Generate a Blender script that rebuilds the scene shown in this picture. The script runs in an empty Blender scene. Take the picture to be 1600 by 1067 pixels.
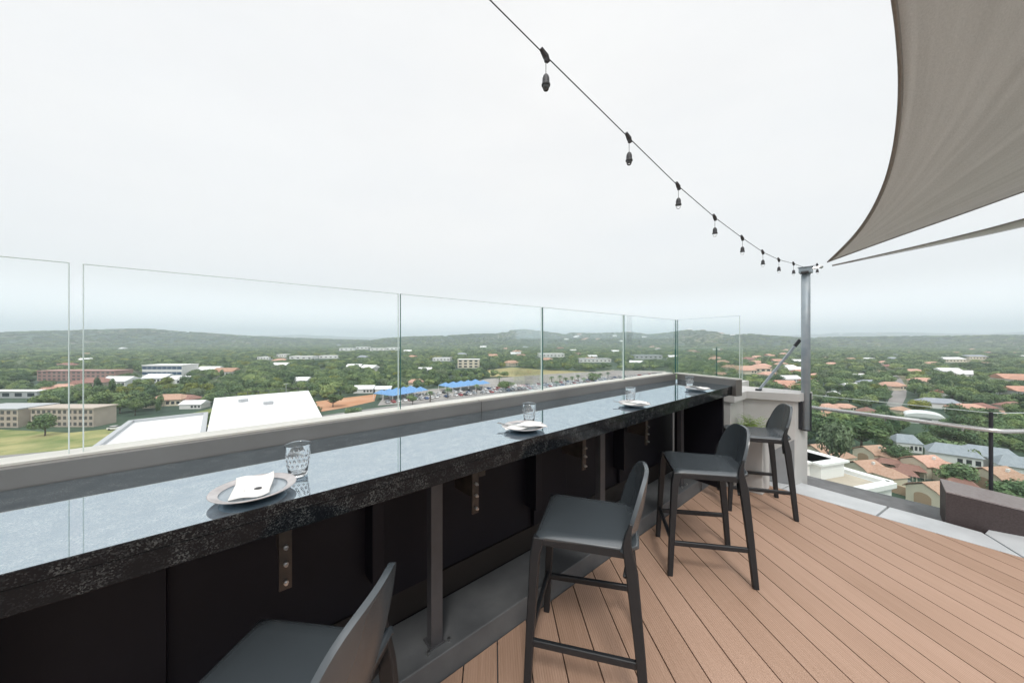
import bpy, bmesh, math, random
import numpy as np
from mathutils import Vector, Matrix
R = math.radians
SC = bpy.context.scene
COL = SC.collection
random.seed(7); RNG = np.random.default_rng(7)

# ------------------------------------------------------------------ camera, sky, sun, exposure
F, CX, CY = 533.5, 800.0, 533.5          # photograph: 1600 x 1067, level camera, eye height 1.45 m
VIEW = math.atan(614 / 533.5)            # azimuth of the view axis; the bar runs along +X
FX, FY = math.cos(VIEW), math.sin(VIEW)
RX, RY = math.sin(VIEW), -math.cos(VIEW)
EYE = 1.45
GZ = -33.0                               # the town lies 33 m below the terrace
cam = bpy.data.cameras.new('camera'); camo = bpy.data.objects.new('camera', cam); COL.objects.link(camo)
camo.location = (0, 0, EYE); camo.rotation_euler = (R(90), 0, VIEW - R(90))
cam.sensor_width = 36; cam.lens = 36 * F / 1600; cam.clip_start = 0.05; cam.clip_end = 60000
SC.camera = camo

SUN_EL, SUN_AZ = R(52), R(228)           # azimuth measured from +X, anticlockwise
w = bpy.data.worlds.new('World'); SC.world = w; w.use_nodes = True
nt = w.node_tree; nt.nodes.clear()
def wn(t, **k):
    n = nt.nodes.new(t)
    for a, b in k.items(): setattr(n, a, b)
    return n
out = wn('ShaderNodeOutputWorld'); bg = wn('ShaderNodeBackground'); bg.inputs['Strength'].default_value = 0.1
sky = wn('ShaderNodeTexSky', sky_type='NISHITA', sun_disc=False)
sky.sun_elevation = SUN_EL; sky.sun_rotation = R(90) - SUN_AZ; sky.altitude = 1300; sky.dust_density = 2.0
tc = wn('ShaderNodeTexCoord'); mp = wn('ShaderNodeMapping'); mp.inputs['Scale'].default_value = (1, 1, 3.2)
mp.inputs['Location'].default_value = (3.1, 1.4, 0.6)
no = wn('ShaderNodeTexNoise'); no.inputs['Scale'].default_value = 1.7; no.inputs['Detail'].default_value = 7; no.inputs['Roughness'].default_value = 0.55
cr = wn('ShaderNodeValToRGB'); cr.color_ramp.elements[0].position = 0.36; cr.color_ramp.elements[0].color = (.955, .955, .955, 1)
cr.color_ramp.elements[1].position = 0.58; cr.color_ramp.elements[1].color = (1, 1, 1, 1)
no2 = wn('ShaderNodeTexNoise'); no2.inputs['Scale'].default_value = 0.9; no2.inputs['Detail'].default_value = 4
cc = wn('ShaderNodeValToRGB'); cc.color_ramp.elements[0].position = .3; cc.color_ramp.elements[1].position = .7
cc.color_ramp.elements[0].color = (.795, .80, .805, 1); cc.color_ramp.elements[1].color = (.82, .81, .80, 1)
scl = wn('ShaderNodeVectorMath', operation='SCALE'); scl.inputs['Scale'].default_value = 9.6
mx = wn('ShaderNodeMixRGB')
L = nt.links.new
L(tc.outputs['Generated'], mp.inputs['Vector']); L(mp.outputs[0], no.inputs['Vector']); L(no.outputs['Fac'], cr.inputs[0])
L(mp.outputs[0], no2.inputs['Vector']); L(no2.outputs['Fac'], cc.inputs[0]); L(cc.outputs[0], scl.inputs[0])
L(cr.outputs[0], mx.inputs['Fac']); L(sky.outputs[0], mx.inputs['Color1']); L(scl.outputs[0], mx.inputs['Color2'])
sep = wn('ShaderNodeSeparateXYZ'); mrr = wn('ShaderNodeMapRange', interpolation_type='SMOOTHSTEP')   # an overcast sky is brightest overhead
mrr.inputs['From Min'].default_value = .74; mrr.inputs['From Max'].default_value = 1.0; mrr.inputs['To Min'].default_value = 1.0; mrr.inputs['To Max'].default_value = 3.0
hzr = wn('ShaderNodeMapRange', interpolation_type='SMOOTHSTEP'); hzr.inputs['From Min'].default_value = 0; hzr.inputs['From Max'].default_value = .15; hzr.inputs['To Min'].default_value = 1.9; hzr.inputs['To Max'].default_value = 1.0
sc2 = wn('ShaderNodeVectorMath', operation='SCALE'); mlt = wn('ShaderNodeMath', operation='MULTIPLY'); L(tc.outputs['Generated'], sep.inputs[0]); L(sep.outputs['Z'], mrr.inputs['Value']); L(mx.outputs[0], sc2.inputs[0]); L(sep.outputs['Z'], hzr.inputs['Value']); L(mrr.outputs[0], mlt.inputs[0]); L(hzr.outputs[0], mlt.inputs[1]); L(mlt.outputs[0], sc2.inputs['Scale'])
L(sc2.outputs[0], bg.inputs['Color']); L(bg.outputs[0], out.inputs['Surface'])
sl = bpy.data.lights.new('sun', 'SUN'); so = bpy.data.objects.new('sun', sl); COL.objects.link(so)
sl.energy = 1.5; sl.angle = R(12); sl.color = (1, .96, .9)
sd = Vector((math.cos(SUN_EL) * math.cos(SUN_AZ), math.cos(SUN_EL) * math.sin(SUN_AZ), math.sin(SUN_EL)))
so.rotation_euler = sd.to_track_quat('Z', 'Y').to_euler()
SC.view_settings.view_transform = 'Standard'; SC.view_settings.look = 'None'
SC.view_settings.exposure = 0.33; SC.view_settings.gamma = 1.0
SC.cycles.max_bounces = 8; SC.cycles.transparent_max_bounces = 24; SC.cycles.volume_bounces = 3

# ------------------------------------------------------------------ survey helpers (sight lines of the photograph to real places)
def at(px, d, z=0.0):                    # a place at depth d along the sight line through column px
    X = (px - CX) / F * d
    return Vector((FX * d + RX * X, FY * d + RY * X, z))
def flat(px, py, z=0.0):                 # where the sight line meets a level z
    return at(px, (EYE - z) * F / (py - CY), z)
def ray(px, py, d):
    p = at(px, d); p.z = EYE - (py - CY) / F * d
    return p

# ------------------------------------------------------------------ object helpers
def link(name, data, parent=None):
    o = bpy.data.objects.new(name, data); COL.objects.link(o)
    if parent: o.parent = parent
    return o
def thing(name, label, cat, loc=(0, 0, 0), rz=0, group=None):
    o = link(name, None); o.location = loc; o.rotation_euler = (0, 0, rz); o.empty_display_size = .1
    o['label'] = label; o['category'] = cat
    if group: o['group'] = group
    return o
def tag(o, label, cat, group=None, kind=None):
    if label: o['label'] = label
    if cat: o['category'] = cat
    if group: o['group'] = group
    if kind: o['kind'] = kind
    return o
def obj(name, bm, m, parent=None, smooth=False, bev=0, seg=2):
    me = bpy.data.meshes.new(name)
    bmesh.ops.recalc_face_normals(bm, faces=bm.faces)
    bm.to_mesh(me); bm.free()
    for mm in (m if isinstance(m, (list, tuple)) else [m]): me.materials.append(mm)
    if smooth:
        for p in me.polygons: p.use_smooth = True
    o = link(name, me, parent)
    if bev:
        b = o.modifiers.new('bevel', 'BEVEL'); b.width = bev; b.segments = seg; b.limit_method = 'ANGLE'
        b.harden_normals = True
        for p in me.polygons: p.use_smooth = True
    return o
def struct(name, bm, m, **k):
    o = obj(name, bm, m, **k); o['kind'] = 'structure'; return o
def dup(root, loc=None, rz=None, scale=None, label=None, group=None):
    r = root.copy(); COL.objects.link(r)
    if loc is not None: r.location = loc
    if rz is not None: r.rotation_euler = (0, 0, rz)
    if scale is not None: r.scale = scale if hasattr(scale, '__len__') else (scale,) * 3
    if label: r['label'] = label
    if group: r['group'] = group
    for ch in list(root.children):
        c = ch.copy(); COL.objects.link(c); c.parent = r
        for g in list(ch.children):
            d = g.copy(); COL.objects.link(d); d.parent = c
    return r
def BM(): return bmesh.new()
def box(bm, c, s, rz=0, mi=0):
    m = Matrix.Translation(c) @ Matrix.Rotation(rz, 4, 'Z') @ Matrix.Diagonal((s[0], s[1], s[2], 1))
    r = bmesh.ops.create_cube(bm, size=1, matrix=m)
    if mi:
        for v in r['verts']:
            for f in v.link_faces: f.material_index = mi
    return r['verts']
def bx(bm, x0, x1, y0, y1, z0, z1, mi=0):
    return box(bm, ((x0 + x1) / 2, (y0 + y1) / 2, (z0 + z1) / 2), (x1 - x0, y1 - y0, z1 - z0), 0, mi)
def prism(bm, pts, z0, z1, mi=0):
    lo = [bm.verts.new((p[0], p[1], z0)) for p in pts]; hi = [bm.verts.new((p[0], p[1], z1)) for p in pts]
    n = len(pts); fs = [bm.faces.new(hi), bm.faces.new(lo[::-1])]
    for i in range(n): fs.append(bm.faces.new((lo[i], lo[(i + 1) % n], hi[(i + 1) % n], hi[i])))
    for f in fs: f.material_index = mi
def sheet(bm, pts, z):
    bm.faces.new([bm.verts.new((p[0], p[1], z)) for p in pts])
def beam(bm, a, b, w0, h0, w1=None, h1=None, side=None, mi=0):
    a = Vector(a); b = Vector(b); d = (b - a).normalized(); w1 = w1 or w0; h1 = h1 or h0
    s = Vector(side) if side is not None else (d.cross(Vector((0, 0, 1))) if abs(d.z) < .95 else Vector((1, 0, 0)))
    s = (s - d * s.dot(d)).normalized(); t = d.cross(s).normalized(); rings = []
    for p, ww, hh in ((a, w0, h0), (b, w1, h1)):
        rings.append([bm.verts.new(p + s * ww / 2 * i + t * hh / 2 * j) for i, j in ((-1, -1), (1, -1), (1, 1), (-1, 1))])
    fs = [bm.faces.new(rings[0][::-1]), bm.faces.new(rings[1])]
    for i in range(4): fs.append(bm.faces.new((rings[0][i], rings[0][(i + 1) % 4], rings[1][(i + 1) % 4], rings[1][i])))
    for f in fs: f.material_index = mi
def tube(bm, pts, r, n=10, cap=True):
    pts = [Vector(p) for p in pts]; rr = r if hasattr(r, '__len__') else [r] * len(pts); prev = None; s = None
    for i, p in enumerate(pts):
        d = (pts[min(i + 1, len(pts) - 1)] - pts[max(i - 1, 0)]).normalized()
        if s is None: s = d.cross(Vector((0, 0, 1))) if abs(d.z) < .95 else Vector((1, 0, 0))
        s = (s - d * s.dot(d)).normalized(); t = d.cross(s)
        ring = [bm.verts.new(p + (s * math.cos(k * 2 * math.pi / n) + t * math.sin(k * 2 * math.pi / n)) * rr[i]) for k in range(n)]
        if prev:
            for k in range(n): bm.faces.new((prev[k], prev[(k + 1) % n], ring[(k + 1) % n], ring[k]))
        elif cap: bm.faces.new(ring[::-1])
        prev = ring
    if cap: bm.faces.new(prev)
def lathe(bm, prof, n=40, c=(0, 0, 0)):
    prev = None; c = Vector(c)
    for r, z in prof:
        if r < 1e-6: ring = [bm.verts.new(c + Vector((0, 0, z)))]
        else: ring = [bm.verts.new(c + Vector((r * math.cos(k * 2 * math.pi / n), r * math.sin(k * 2 * math.pi / n), z))) for k in range(n)]
        if prev:
            if len(prev) == 1 and len(ring) > 1:
                for k in range(n): bm.faces.new((prev[0], ring[(k + 1) % n], ring[k]))
            elif len(ring) == 1 and len(prev) > 1:
                for k in range(n): bm.faces.new((prev[k], prev[(k + 1) % n], ring[0]))
            else:
                for k in range(n): bm.faces.new((prev[k], prev[(k + 1) % n], ring[(k + 1) % n], ring[k]))
        prev = ring

# ------------------------------------------------------------------ materials
def mat(name, col, rough=.6, metal=0, ior=None, noise=None, bump=None, var=None, coords='Object', spec=None, trans=0):
    """noise=(scale, colour2, lo, hi[, detail]); bump=(scale, strength, distance); var=amount of per-object brightness change"""
    m = bpy.data.materials.new(name); m.use_nodes = True; t = m.node_tree; b = t.nodes['Principled BSDF']
    b.inputs['Base Color'].default_value = (*col, 1); b.inputs['Roughness'].default_value = rough; b.inputs['Metallic'].default_value = metal
    if ior: b.inputs['IOR'].default_value = ior
    if spec is not None: b.inputs['Specular IOR Level'].default_value = spec
    if trans: b.inputs['Transmission Weight'].default_value = trans
    tcn = t.nodes.new('ShaderNodeTexCoord'); src = tcn.outputs[coords]; cur = None
    if noise:
        n = t.nodes.new('ShaderNodeTexNoise'); n.inputs['Scale'].default_value = noise[0]; n.inputs['Detail'].default_value = noise[4] if len(noise) > 4 else 5
        t.links.new(src, n.inputs['Vector'])
        r = t.nodes.new('ShaderNodeValToRGB'); r.color_ramp.elements[0].position = noise[2]; r.color_ramp.elements[1].position = noise[3]
        r.color_ramp.elements[0].color = (*col, 1); r.color_ramp.elements[1].color = (*noise[1], 1)
        t.links.new(n.outputs['Fac'], r.inputs[0]); cur = r.outputs[0]
    if var:
        oi = t.nodes.new('ShaderNodeObjectInfo'); hs = t.nodes.new('ShaderNodeHueSaturation')
        mr = t.nodes.new('ShaderNodeMapRange'); mr.inputs['To Min'].default_value = 1 - var; mr.inputs['To Max'].default_value = 1 + var
        t.links.new(oi.outputs['Random'], mr.inputs['Value']); t.links.new(mr.outputs[0], hs.inputs['Value'])
        mh = t.nodes.new('ShaderNodeMapRange'); mh.inputs['To Min'].default_value = .5 + var * .05; mh.inputs['To Max'].default_value = .5 - var * .06
        t.links.new(oi.outputs['Random'], mh.inputs['Value']); t.links.new(mh.outputs[0], hs.inputs['Hue'])
        if cur: t.links.new(cur, hs.inputs['Color'])
        else: hs.inputs['Color'].default_value = (*col, 1)
        cur = hs.outputs[0]
    if cur: t.links.new(cur, b.inputs['Base Color'])
    if bump:
        n = t.nodes.new('ShaderNodeTexNoise'); n.inputs['Scale'].default_value = bump[0]; n.inputs['Detail'].default_value = 4
        t.links.new(src, n.inputs['Vector']); bp = t.nodes.new('ShaderNodeBump'); bp.inputs['Strength'].default_value = bump[1]; bp.inputs['Distance'].default_value = bump[2]
        t.links.new(n.outputs['Fac'], bp.inputs['Height']); t.links.new(bp.outputs[0], b.inputs['Normal'])
    return m
def granite(name, ior, rough, base=(.012, .014, .018), amt=1.0, vs=230):
    m = mat(name, base, rough, ior=ior); t = m.node_tree; b = t.nodes['Principled BSDF']
    tcn = t.nodes.new('ShaderNodeTexCoord')
    v = t.nodes.new('ShaderNodeTexVoronoi'); v.inputs['Scale'].default_value = vs; t.links.new(tcn.outputs['Object'], v.inputs['Vector'])
    n = t.nodes.new('ShaderNodeTexNoise'); n.inputs['Scale'].default_value = 22; n.inputs['Detail'].default_value = 6; t.links.new(tcn.outputs['Object'], n.inputs['Vector'])
    bw = t.nodes.new('ShaderNodeSeparateColor'); t.links.new(v.outputs['Color'], bw.inputs[0])
    mul = t.nodes.new('ShaderNodeMath'); mul.operation = 'MULTIPLY'; t.links.new(bw.outputs[0], mul.inputs[0]); t.links.new(n.outputs['Fac'], mul.inputs[1])
    r = t.nodes.new('ShaderNodeValToRGB'); e = r.color_ramp.elements; e[0].position = .25; e[0].color = (*base, 1); e[1].position = .62; e[1].color = (.16 * amt, .17 * amt, .17 * amt, 1)
    e2 = e.new(.42); e2.color = (.045 * amt, .05 * amt, .055 * amt, 1)
    t.links.new(mul.outputs[0], r.inputs[0]); t.links.new(r.outputs[0], b.inputs['Base Color'])
    if ior > 2:                              # crystals reflect unequally; bluish tint paints in the reflection of blue sky
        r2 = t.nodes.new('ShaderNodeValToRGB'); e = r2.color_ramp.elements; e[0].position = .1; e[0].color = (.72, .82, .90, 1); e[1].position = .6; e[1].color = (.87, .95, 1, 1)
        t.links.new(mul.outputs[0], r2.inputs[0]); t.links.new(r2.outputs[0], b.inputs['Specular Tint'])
    return m
def glassmat(name, tint, ior=1.5, boost=1.0):
    m = bpy.data.materials.new(name); m.use_nodes = True; t = m.node_tree; t.nodes.clear()
    o = t.nodes.new('ShaderNodeOutputMaterial'); mixn = t.nodes.new('ShaderNodeMixShader'); tr = t.nodes.new('ShaderNodeBsdfTransparent'); gl = t.nodes.new('ShaderNodeBsdfGlossy')
    fr = t.nodes.new('ShaderNodeFresnel'); fr.inputs['IOR'].default_value = ior
    mm = t.nodes.new('ShaderNodeMath'); mm.operation = 'MULTIPLY'; mm.inputs[1].default_value = boost
    tr.inputs['Color'].default_value = (*tint, 1); gl.inputs['Roughness'].default_value = 0.0; gl.inputs['Color'].default_value = (.95, 1, 1, 1)
    t.links.new(fr.outputs[0], mm.inputs[0]); t.links.new(mm.outputs[0], mixn.inputs['Fac'])
    t.links.new(tr.outputs[0], mixn.inputs[1]); t.links.new(gl.outputs[0], mixn.inputs[2]); t.links.new(mixn.outputs[0], o.inputs['Surface'])
    return m
M = {}
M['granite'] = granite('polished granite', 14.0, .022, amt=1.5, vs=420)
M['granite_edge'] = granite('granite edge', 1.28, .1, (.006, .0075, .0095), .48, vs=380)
M['black'] = mat('black painted panel', (.006, .006, .0095), .55, noise=(3, (.009, .009, .014), .35, .7), spec=.22)
M['brownband'] = mat('dark brown band', (.010, .007, .006), .6)
M['post'] = mat('charcoal painted steel', (.045, .045, .05), .45, noise=(14, (.065, .065, .07), .3, .8), bump=(60, .1, .002))
M['ledge'] = mat('dark grey screed', (.07, .074, .08), .6, noise=(5, (.12, .125, .13), .3, .75), bump=(60, .25, .003))
M['bracket'] = mat('bare steel', (.045, .038, .033), .5, metal=.4, noise=(18, (.09, .072, .06), .3, .7))
M['bolt'] = mat('zinc bolt', (.6, .6, .6), .3, metal=1)
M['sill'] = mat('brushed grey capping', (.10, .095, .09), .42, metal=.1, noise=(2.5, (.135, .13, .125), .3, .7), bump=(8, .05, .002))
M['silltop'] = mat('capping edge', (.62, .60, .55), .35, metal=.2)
M['glass'] = glassmat('clear glass', (.993, .998, .996), boost=.24)
M['glassedge'] = mat('green glass edge', (.04, .12, .11), .15)
M['glassedge_light'] = mat('polished glass edge', (.58, .66, .64), .2)
M['plastic'] = mat('dark grey plastic', (.050, .060, .068), .27, noise=(3, (.058, .069, .078), .3, .7), bump=(500, .03, .0003), ior=1.65)
M['plastic_shaded'] = mat('shaded dark grey plastic', (.017, .019, .022), .40, spec=.4)  # same plastic as the seat, with the shade below it painted into the colour
M['plate'] = mat('stoneware glaze', (.24, .29, .33), .18, noise=(20, (.32, .36, .39), .3, .7))
M['platerim'] = mat('stoneware rim', (.34, .32, .32), .25, noise=(30, (.46, .44, .44), .3, .7))
M['napkin'] = mat('white paper napkin', (.70, .69, .67), .9, bump=(300, .15, .001))
M['cutlery'] = mat('stainless cutlery', (.55, .55, .55), .2, metal=1)
M['tumbler'] = mat('drinking glass', (1, 1, 1), 0.01, ior=1.45, trans=1)
M['concrete'] = mat('painted concrete', (.46, .455, .445), .8, noise=(3, (.53, .525, .515), .3, .7), bump=(40, .2, .004))
M['concrete_dark'] = mat('dark grey slab', (.22, .23, .24), .8, noise=(6, (.28, .29, .30), .3, .7))
M['paver'] = mat('grey stone paver', (.46, .48, .50), .5, noise=(4, (.60, .62, .64), .3, .7, 8), bump=(25, .15, .004))
M['gutter'] = mat('dark gutter', (.13, .13, .135), .7, noise=(8, (.19, .19, .20), .3, .7))
M['pole'] = mat('galvanised pole', (.27, .32, .36), .5, metal=.3, noise=(9, (.36, .40, .43), .35, .7), bump=(30, .1, .002))
M['sleeve'] = mat('black steel sleeve', (.02, .023, .03), .45)
M['rail'] = mat('brushed stainless', (.62, .62, .62), .25, metal=.8)
M['cable'] = mat('black cable', (.03, .03, .035), .5)
M['socket'] = mat('black lamp socket', (.035, .035, .04), .5)
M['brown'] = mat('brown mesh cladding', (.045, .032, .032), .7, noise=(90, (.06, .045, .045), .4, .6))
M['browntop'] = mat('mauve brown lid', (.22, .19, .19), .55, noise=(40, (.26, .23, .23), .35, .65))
M['dark'] = mat('shadow gap', (.01, .01, .01), .9)
M['soilpot'] = mat('potting soil', (.05, .035, .025), .95)
M['fern'] = mat('fern leaf', (.24, .34, .06), .6, noise=(12, (.12, .21, .04), .3, .7))
# sail cloth: woven, lets some light through
m = bpy.data.materials.new('woven shade cloth'); m.use_nodes = True; t = m.node_tree; b = t.nodes['Principled BSDF']; o_ = t.nodes['Material Output']
b.inputs['Roughness'].default_value = .9
tcn = t.nodes.new('ShaderNodeTexCoord'); mpn = t.nodes.new('ShaderNodeMapping'); mpn.inputs['Scale'].default_value = (34, 1.5, 1)
n1 = t.nodes.new('ShaderNodeTexNoise'); n1.inputs['Scale'].default_value = 1; n1.inputs['Detail'].default_value = 8
n2 = t.nodes.new('ShaderNodeTexNoise'); n2.inputs['Scale'].default_value = 140; n2.inputs['Detail'].default_value = 2
ad = t.nodes.new('ShaderNodeMath'); ad.operation = 'ADD'; hf = t.nodes.new('ShaderNodeMath'); hf.operation = 'MULTIPLY'; hf.inputs[1].default_value = .5
rp = t.nodes.new('ShaderNodeValToRGB'); rp.color_ramp.elements[0].position = .36; rp.color_ramp.elements[1].position = .64
rp.color_ramp.elements[0].color = (.50, .488, .47, 1); rp.color_ramp.elements[1].color = (.63, .615, .595, 1)
tl = t.nodes.new('ShaderNodeBsdfTranslucent'); ms = t.nodes.new('ShaderNodeMixShader'); ms.inputs[0].default_value = .55
t.links.new(tcn.outputs['UV'], mpn.inputs[0]); t.links.new(mpn.outputs[0], n1.inputs['Vector']); t.links.new(tcn.outputs['Object'], n2.inputs['Vector'])
t.links.new(n1.outputs['Fac'], ad.inputs[0]); t.links.new(n2.outputs['Fac'], ad.inputs[1]); t.links.new(ad.outputs[0], hf.inputs[0]); t.links.new(hf.outputs[0], rp.inputs[0])
t.links.new(rp.outputs[0], b.inputs['Base Color']); t.links.new(rp.outputs[0], tl.inputs['Color'])
t.links.new(b.outputs[0], ms.inputs[1]); t.links.new(tl.outputs[0], ms.inputs[2]); t.links.new(ms.outputs[0], o_.inputs['Surface'])
M['sail'] = m
M['hem'] = mat('sail hem webbing', (.20, .18, .165), .85, noise=(60, (.24, .22, .205), .3, .7))
# deck boards: tan composite, reeded, colour differs a little from board to board
m = mat('composite decking', (.40, .25, .18), .62); t = m.node_tree; b = t.nodes['Principled BSDF']
tcn = t.nodes.new('ShaderNodeTexCoord'); mpn = t.nodes.new('ShaderNodeMapping'); mpn.inputs['Rotation'].default_value = (0, 0, 0)
uvs = tcn.outputs['UV']
wv = t.nodes.new('ShaderNodeTexWave'); wv.bands_direction = 'Y'; wv.inputs['Scale'].default_value = 28; wv.inputs['Distortion'].default_value = 0
t.links.new(uvs, wv.inputs['Vector'])
ns = t.nodes.new('ShaderNodeMapping'); ns.inputs['Scale'].default_value = (1.5, 40, 1); t.links.new(uvs, ns.inputs[0])
g1 = t.nodes.new('ShaderNodeTexNoise'); g1.inputs['Scale'].default_value = 1.6; g1.inputs['Detail'].default_value = 8; t.links.new(ns.outputs[0], g1.inputs['Vector'])
g2 = t.nodes.new('ShaderNodeTexNoise'); g2.inputs['Scale'].default_value = 1.1; g2.inputs['Detail'].default_value = 6; t.links.new(tcn.outputs['Object'], g2.inputs['Vector'])
at_ = t.nodes.new('ShaderNodeAttribute'); at_.attribute_name = 'tone'
s1 = t.nodes.new('ShaderNodeMath'); s1.operation = 'ADD'; s2 = t.nodes.new('ShaderNodeMath'); s2.operation = 'ADD'; s3 = t.nodes.new('ShaderNodeMath'); s3.operation = 'MULTIPLY'; s3.inputs[1].default_value = .3333
t.links.new(g1.outputs['Fac'], s1.inputs[0]); t.links.new(g2.outputs['Fac'], s1.inputs[1]); t.links.new(s1.outputs[0], s2.inputs[0]); t.links.new(at_.outputs['Fac'], s2.inputs[1]); t.links.new(s2.outputs[0], s3.inputs[0])
rp = t.nodes.new('ShaderNodeValToRGB'); rp.color_ramp.elements[0].position = .2; rp.color_ramp.elements[1].position = .8
rp.color_ramp.elements[0].color = (.29, .178, .118, 1); rp.color_ramp.elements[1].color = (.49, .325, .243, 1)
t.links.new(s3.outputs[0], rp.inputs[0]); t.links.new(rp.outputs[0], b.inputs['Base Color'])
bp = t.nodes.new('ShaderNodeBump'); bp.inputs['Strength'].default_value = .7; bp.inputs['Distance'].default_value = .0012
t.links.new(wv.outputs['Fac'], bp.inputs['Height']); t.links.new(bp.outputs[0], b.inputs['Normal'])
M['deck'] = m
# town
M['white'] = mat('white paint', (.80, .80, .79), .6, noise=(.15, (.74, .74, .74), .35, .7))
M['whiteroof'] = mat('white sheet roof', (.80, .81, .82), .4, noise=(.12, (.70, .71, .72), .4, .75))
M['greyedge'] = mat('grey parapet', (.42, .44, .46), .7)
M['tan'] = mat('gravel roof', (.50, .43, .35), .9, noise=(.8, (.43, .37, .31), .3, .7))
M['cream'] = mat('cream wall', (.72, .65, .52), .8, noise=(.5, (.66, .60, .48), .3, .7))
M['archbrown'] = mat('brown garage door', (.44, .31, .21), .8)
M['terra'] = mat('terracotta tiles', (.43, .235, .165), .8, noise=(2.2, (.56, .37, .29), .3, .7), var=.15)
M['terrapale'] = mat('pale clay tiles', (.47, .28, .20), .8, noise=(1, (.40, .22, .15), .3, .7), var=.12)
M['slate'] = mat('blue grey roof sheets', (.23, .26, .30), .6, noise=(.8, (.29, .32, .36), .3, .7))
M['brownroof'] = mat('red brown roof', (.22, .11, .09), .8, noise=(2, (.28, .15, .12), .3, .7))
M['brick'] = mat('red brick', (.34, .20, .18), .85, noise=(.3, (.40, .26, .23), .3, .7))
M['beige'] = mat('beige render', (.42, .36, .31), .85, noise=(.3, (.50, .44, .38), .3, .7))
M['softpane'] = mat('curtained window', (.10, .10, .10), .4)
M['pane'] = mat('dark window glass', (.03, .04, .05), .15)
M['bluepane'] = mat('blue window glass', (.05, .10, .17), .15)
M['blue'] = mat('blue canopy fabric', (.14, .30, .55), .7)
M['bark'] = mat('bark', (.08, .06, .045), .9)
M['asphalt'] = mat('asphalt', (.20, .195, .19), .9, noise=(.08, (.26, .25, .24), .3, .7))
M['lot'] = mat('worn parking asphalt', (.25, .24, .23), .9, noise=(.06, (.34, .32, .30), .3, .7))
M['paint'] = mat('road paint', (.7, .7, .68), .8)
M['field'] = mat('meadow', (.13, .18, .05), .95, noise=(.09, (.34, .32, .14), .36, .64, 12), coords='Object')
M['lawn'] = mat('lawn', (.09, .2, .03), .95, noise=(.2, (.11, .2, .04), .3, .7))
M['dry'] = mat('dry grass', (.38, .32, .15), .95, noise=(.05, (.26, .25, .11), .35, .7))
M['soil'] = mat('orange soil', (.42, .20, .10), .95, noise=(.1, (.5, .29, .18), .3, .7))
M['tree_a'] = mat('foliage deep green', (.065, .125, .058), .8, noise=(.35, (.14, .215, .085), .35, .7), var=.42)
M['tree_b'] = mat('foliage mid green', (.10, .17, .065), .8, noise=(.35, (.21, .28, .10), .35, .7), var=.42)
M['tree_d'] = mat('foliage pale grey green', (.13, .18, .10), .8, noise=(.35, (.22, .28, .16), .35, .7), var=.3)
M['tree_c'] = mat('foliage yellow green', (.15, .19, .04), .8, noise=(.35, (.26, .29, .06), .35, .7), var=.22)
M['tree_far'] = mat('far foliage', (.026, .058, .022), .85, noise=(.016, (.075, .115, .035), .36, .68, 9))

exec_town = True
# ------------------------------------------------------------------ the ground, one sheet out past the hills
RIDGES = [  # radius, front width, back width, outline in the photograph (column, row)
 (9500, 2600, 3000, [(-900, 524), (0, 523), (200, 524), (400, 525), (470, 523), (560, 527), (640, 529), (900, 528), (1150, 527), (1260, 523), (1310, 520), (1400, 519), (1470, 521), (1540, 522), (1600, 519), (2500, 520)]),
 (3150, 700, 1000, [(-900, 523), (0, 521), (60, 519), (110, 518), (165, 516), (230, 515), (275, 519), (330, 522), (370, 525), (430, 528), (520, 531), (600, 533), (1200, 532), (1290, 528), (1400, 527), (1600, 525), (2500, 525)]),
 (2550, 600, 800, [(-900, 545), (500, 545), (570, 535), (600, 530), (640, 527), (690, 526), (740, 523), (780, 522), (800, 517), (818, 515.5), (850, 519), (885, 524), (893, 521), (930, 522), (985, 520), (1012, 524), (1045, 521), (1075, 516.5), (1105, 518), (1140, 525), (1170, 523), (1210, 526), (1260, 530), (1320, 545), (2500, 545)]),
]
def interp(x, pts): return float(np.interp(x, [p[0] for p in pts], [p[1] for p in pts]))
def ground_z(x, y):
    r = math.hypot(x, y); off = VIEW - math.atan2(y, x)
    while off > math.pi: off -= 2 * math.pi
    while off < -math.pi: off += 2 * math.pi
    col = 800 + F * math.tan(max(-1.2, min(1.2, off))); co = math.cos(max(-1.2, min(1.2, off)))
    z = GZ
    for D, wf, wb, prof in RIDGES:
        top = EYE + (CY - interp(col, prof)) / F * D * co - GZ
        u = (r - D) / (wf if r < D else wb)
        if top > 0: z = max(z, GZ + top * math.exp(-u * u * 1.9))
    return z
NR, NA = 190, 520
rad = [0.0] + list(np.geomspace(25, 15500, NR))
az = np.concatenate([np.linspace(VIEW - R(64), VIEW + R(64), NA - 60), np.linspace(VIEW + R(64), VIEW + R(296), 62)[1:-1]])
vs = []; fs = []
for r in rad[1:]:
    for a in az:
        x, y = r * math.cos(a), r * math.sin(a); z = ground_z(x, y)
        if z > GZ + 3:
            k = min(1, (z - GZ - 3) / 30)
            z += k * (3.0 * math.sin(x / 61 + math.sin(y / 97) * 2) + 2.2 * math.sin(y / 43 + x / 71)) * (.7 if r < 4000 else 1.3)
        vs.append((x, y, z))
na = len(az); vs.append((0, 0, GZ)); ctr = len(vs) - 1
for i in range(NR - 1):
    for j in range(na):
        k = (j + 1) % na; fs.append((i * na + j, (i + 1) * na + j, (i + 1) * na + k, i * na + k))
for j in range(na): fs.append((ctr, j, (j + 1) % na))
me = bpy.data.meshes.new('ground'); me.from_pydata(vs, [], fs); me.update()
for p in me.polygons: p.use_smooth = True
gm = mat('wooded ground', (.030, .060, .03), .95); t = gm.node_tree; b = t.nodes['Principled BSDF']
tcn = t.nodes.new('ShaderNodeTexCoord')
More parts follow.
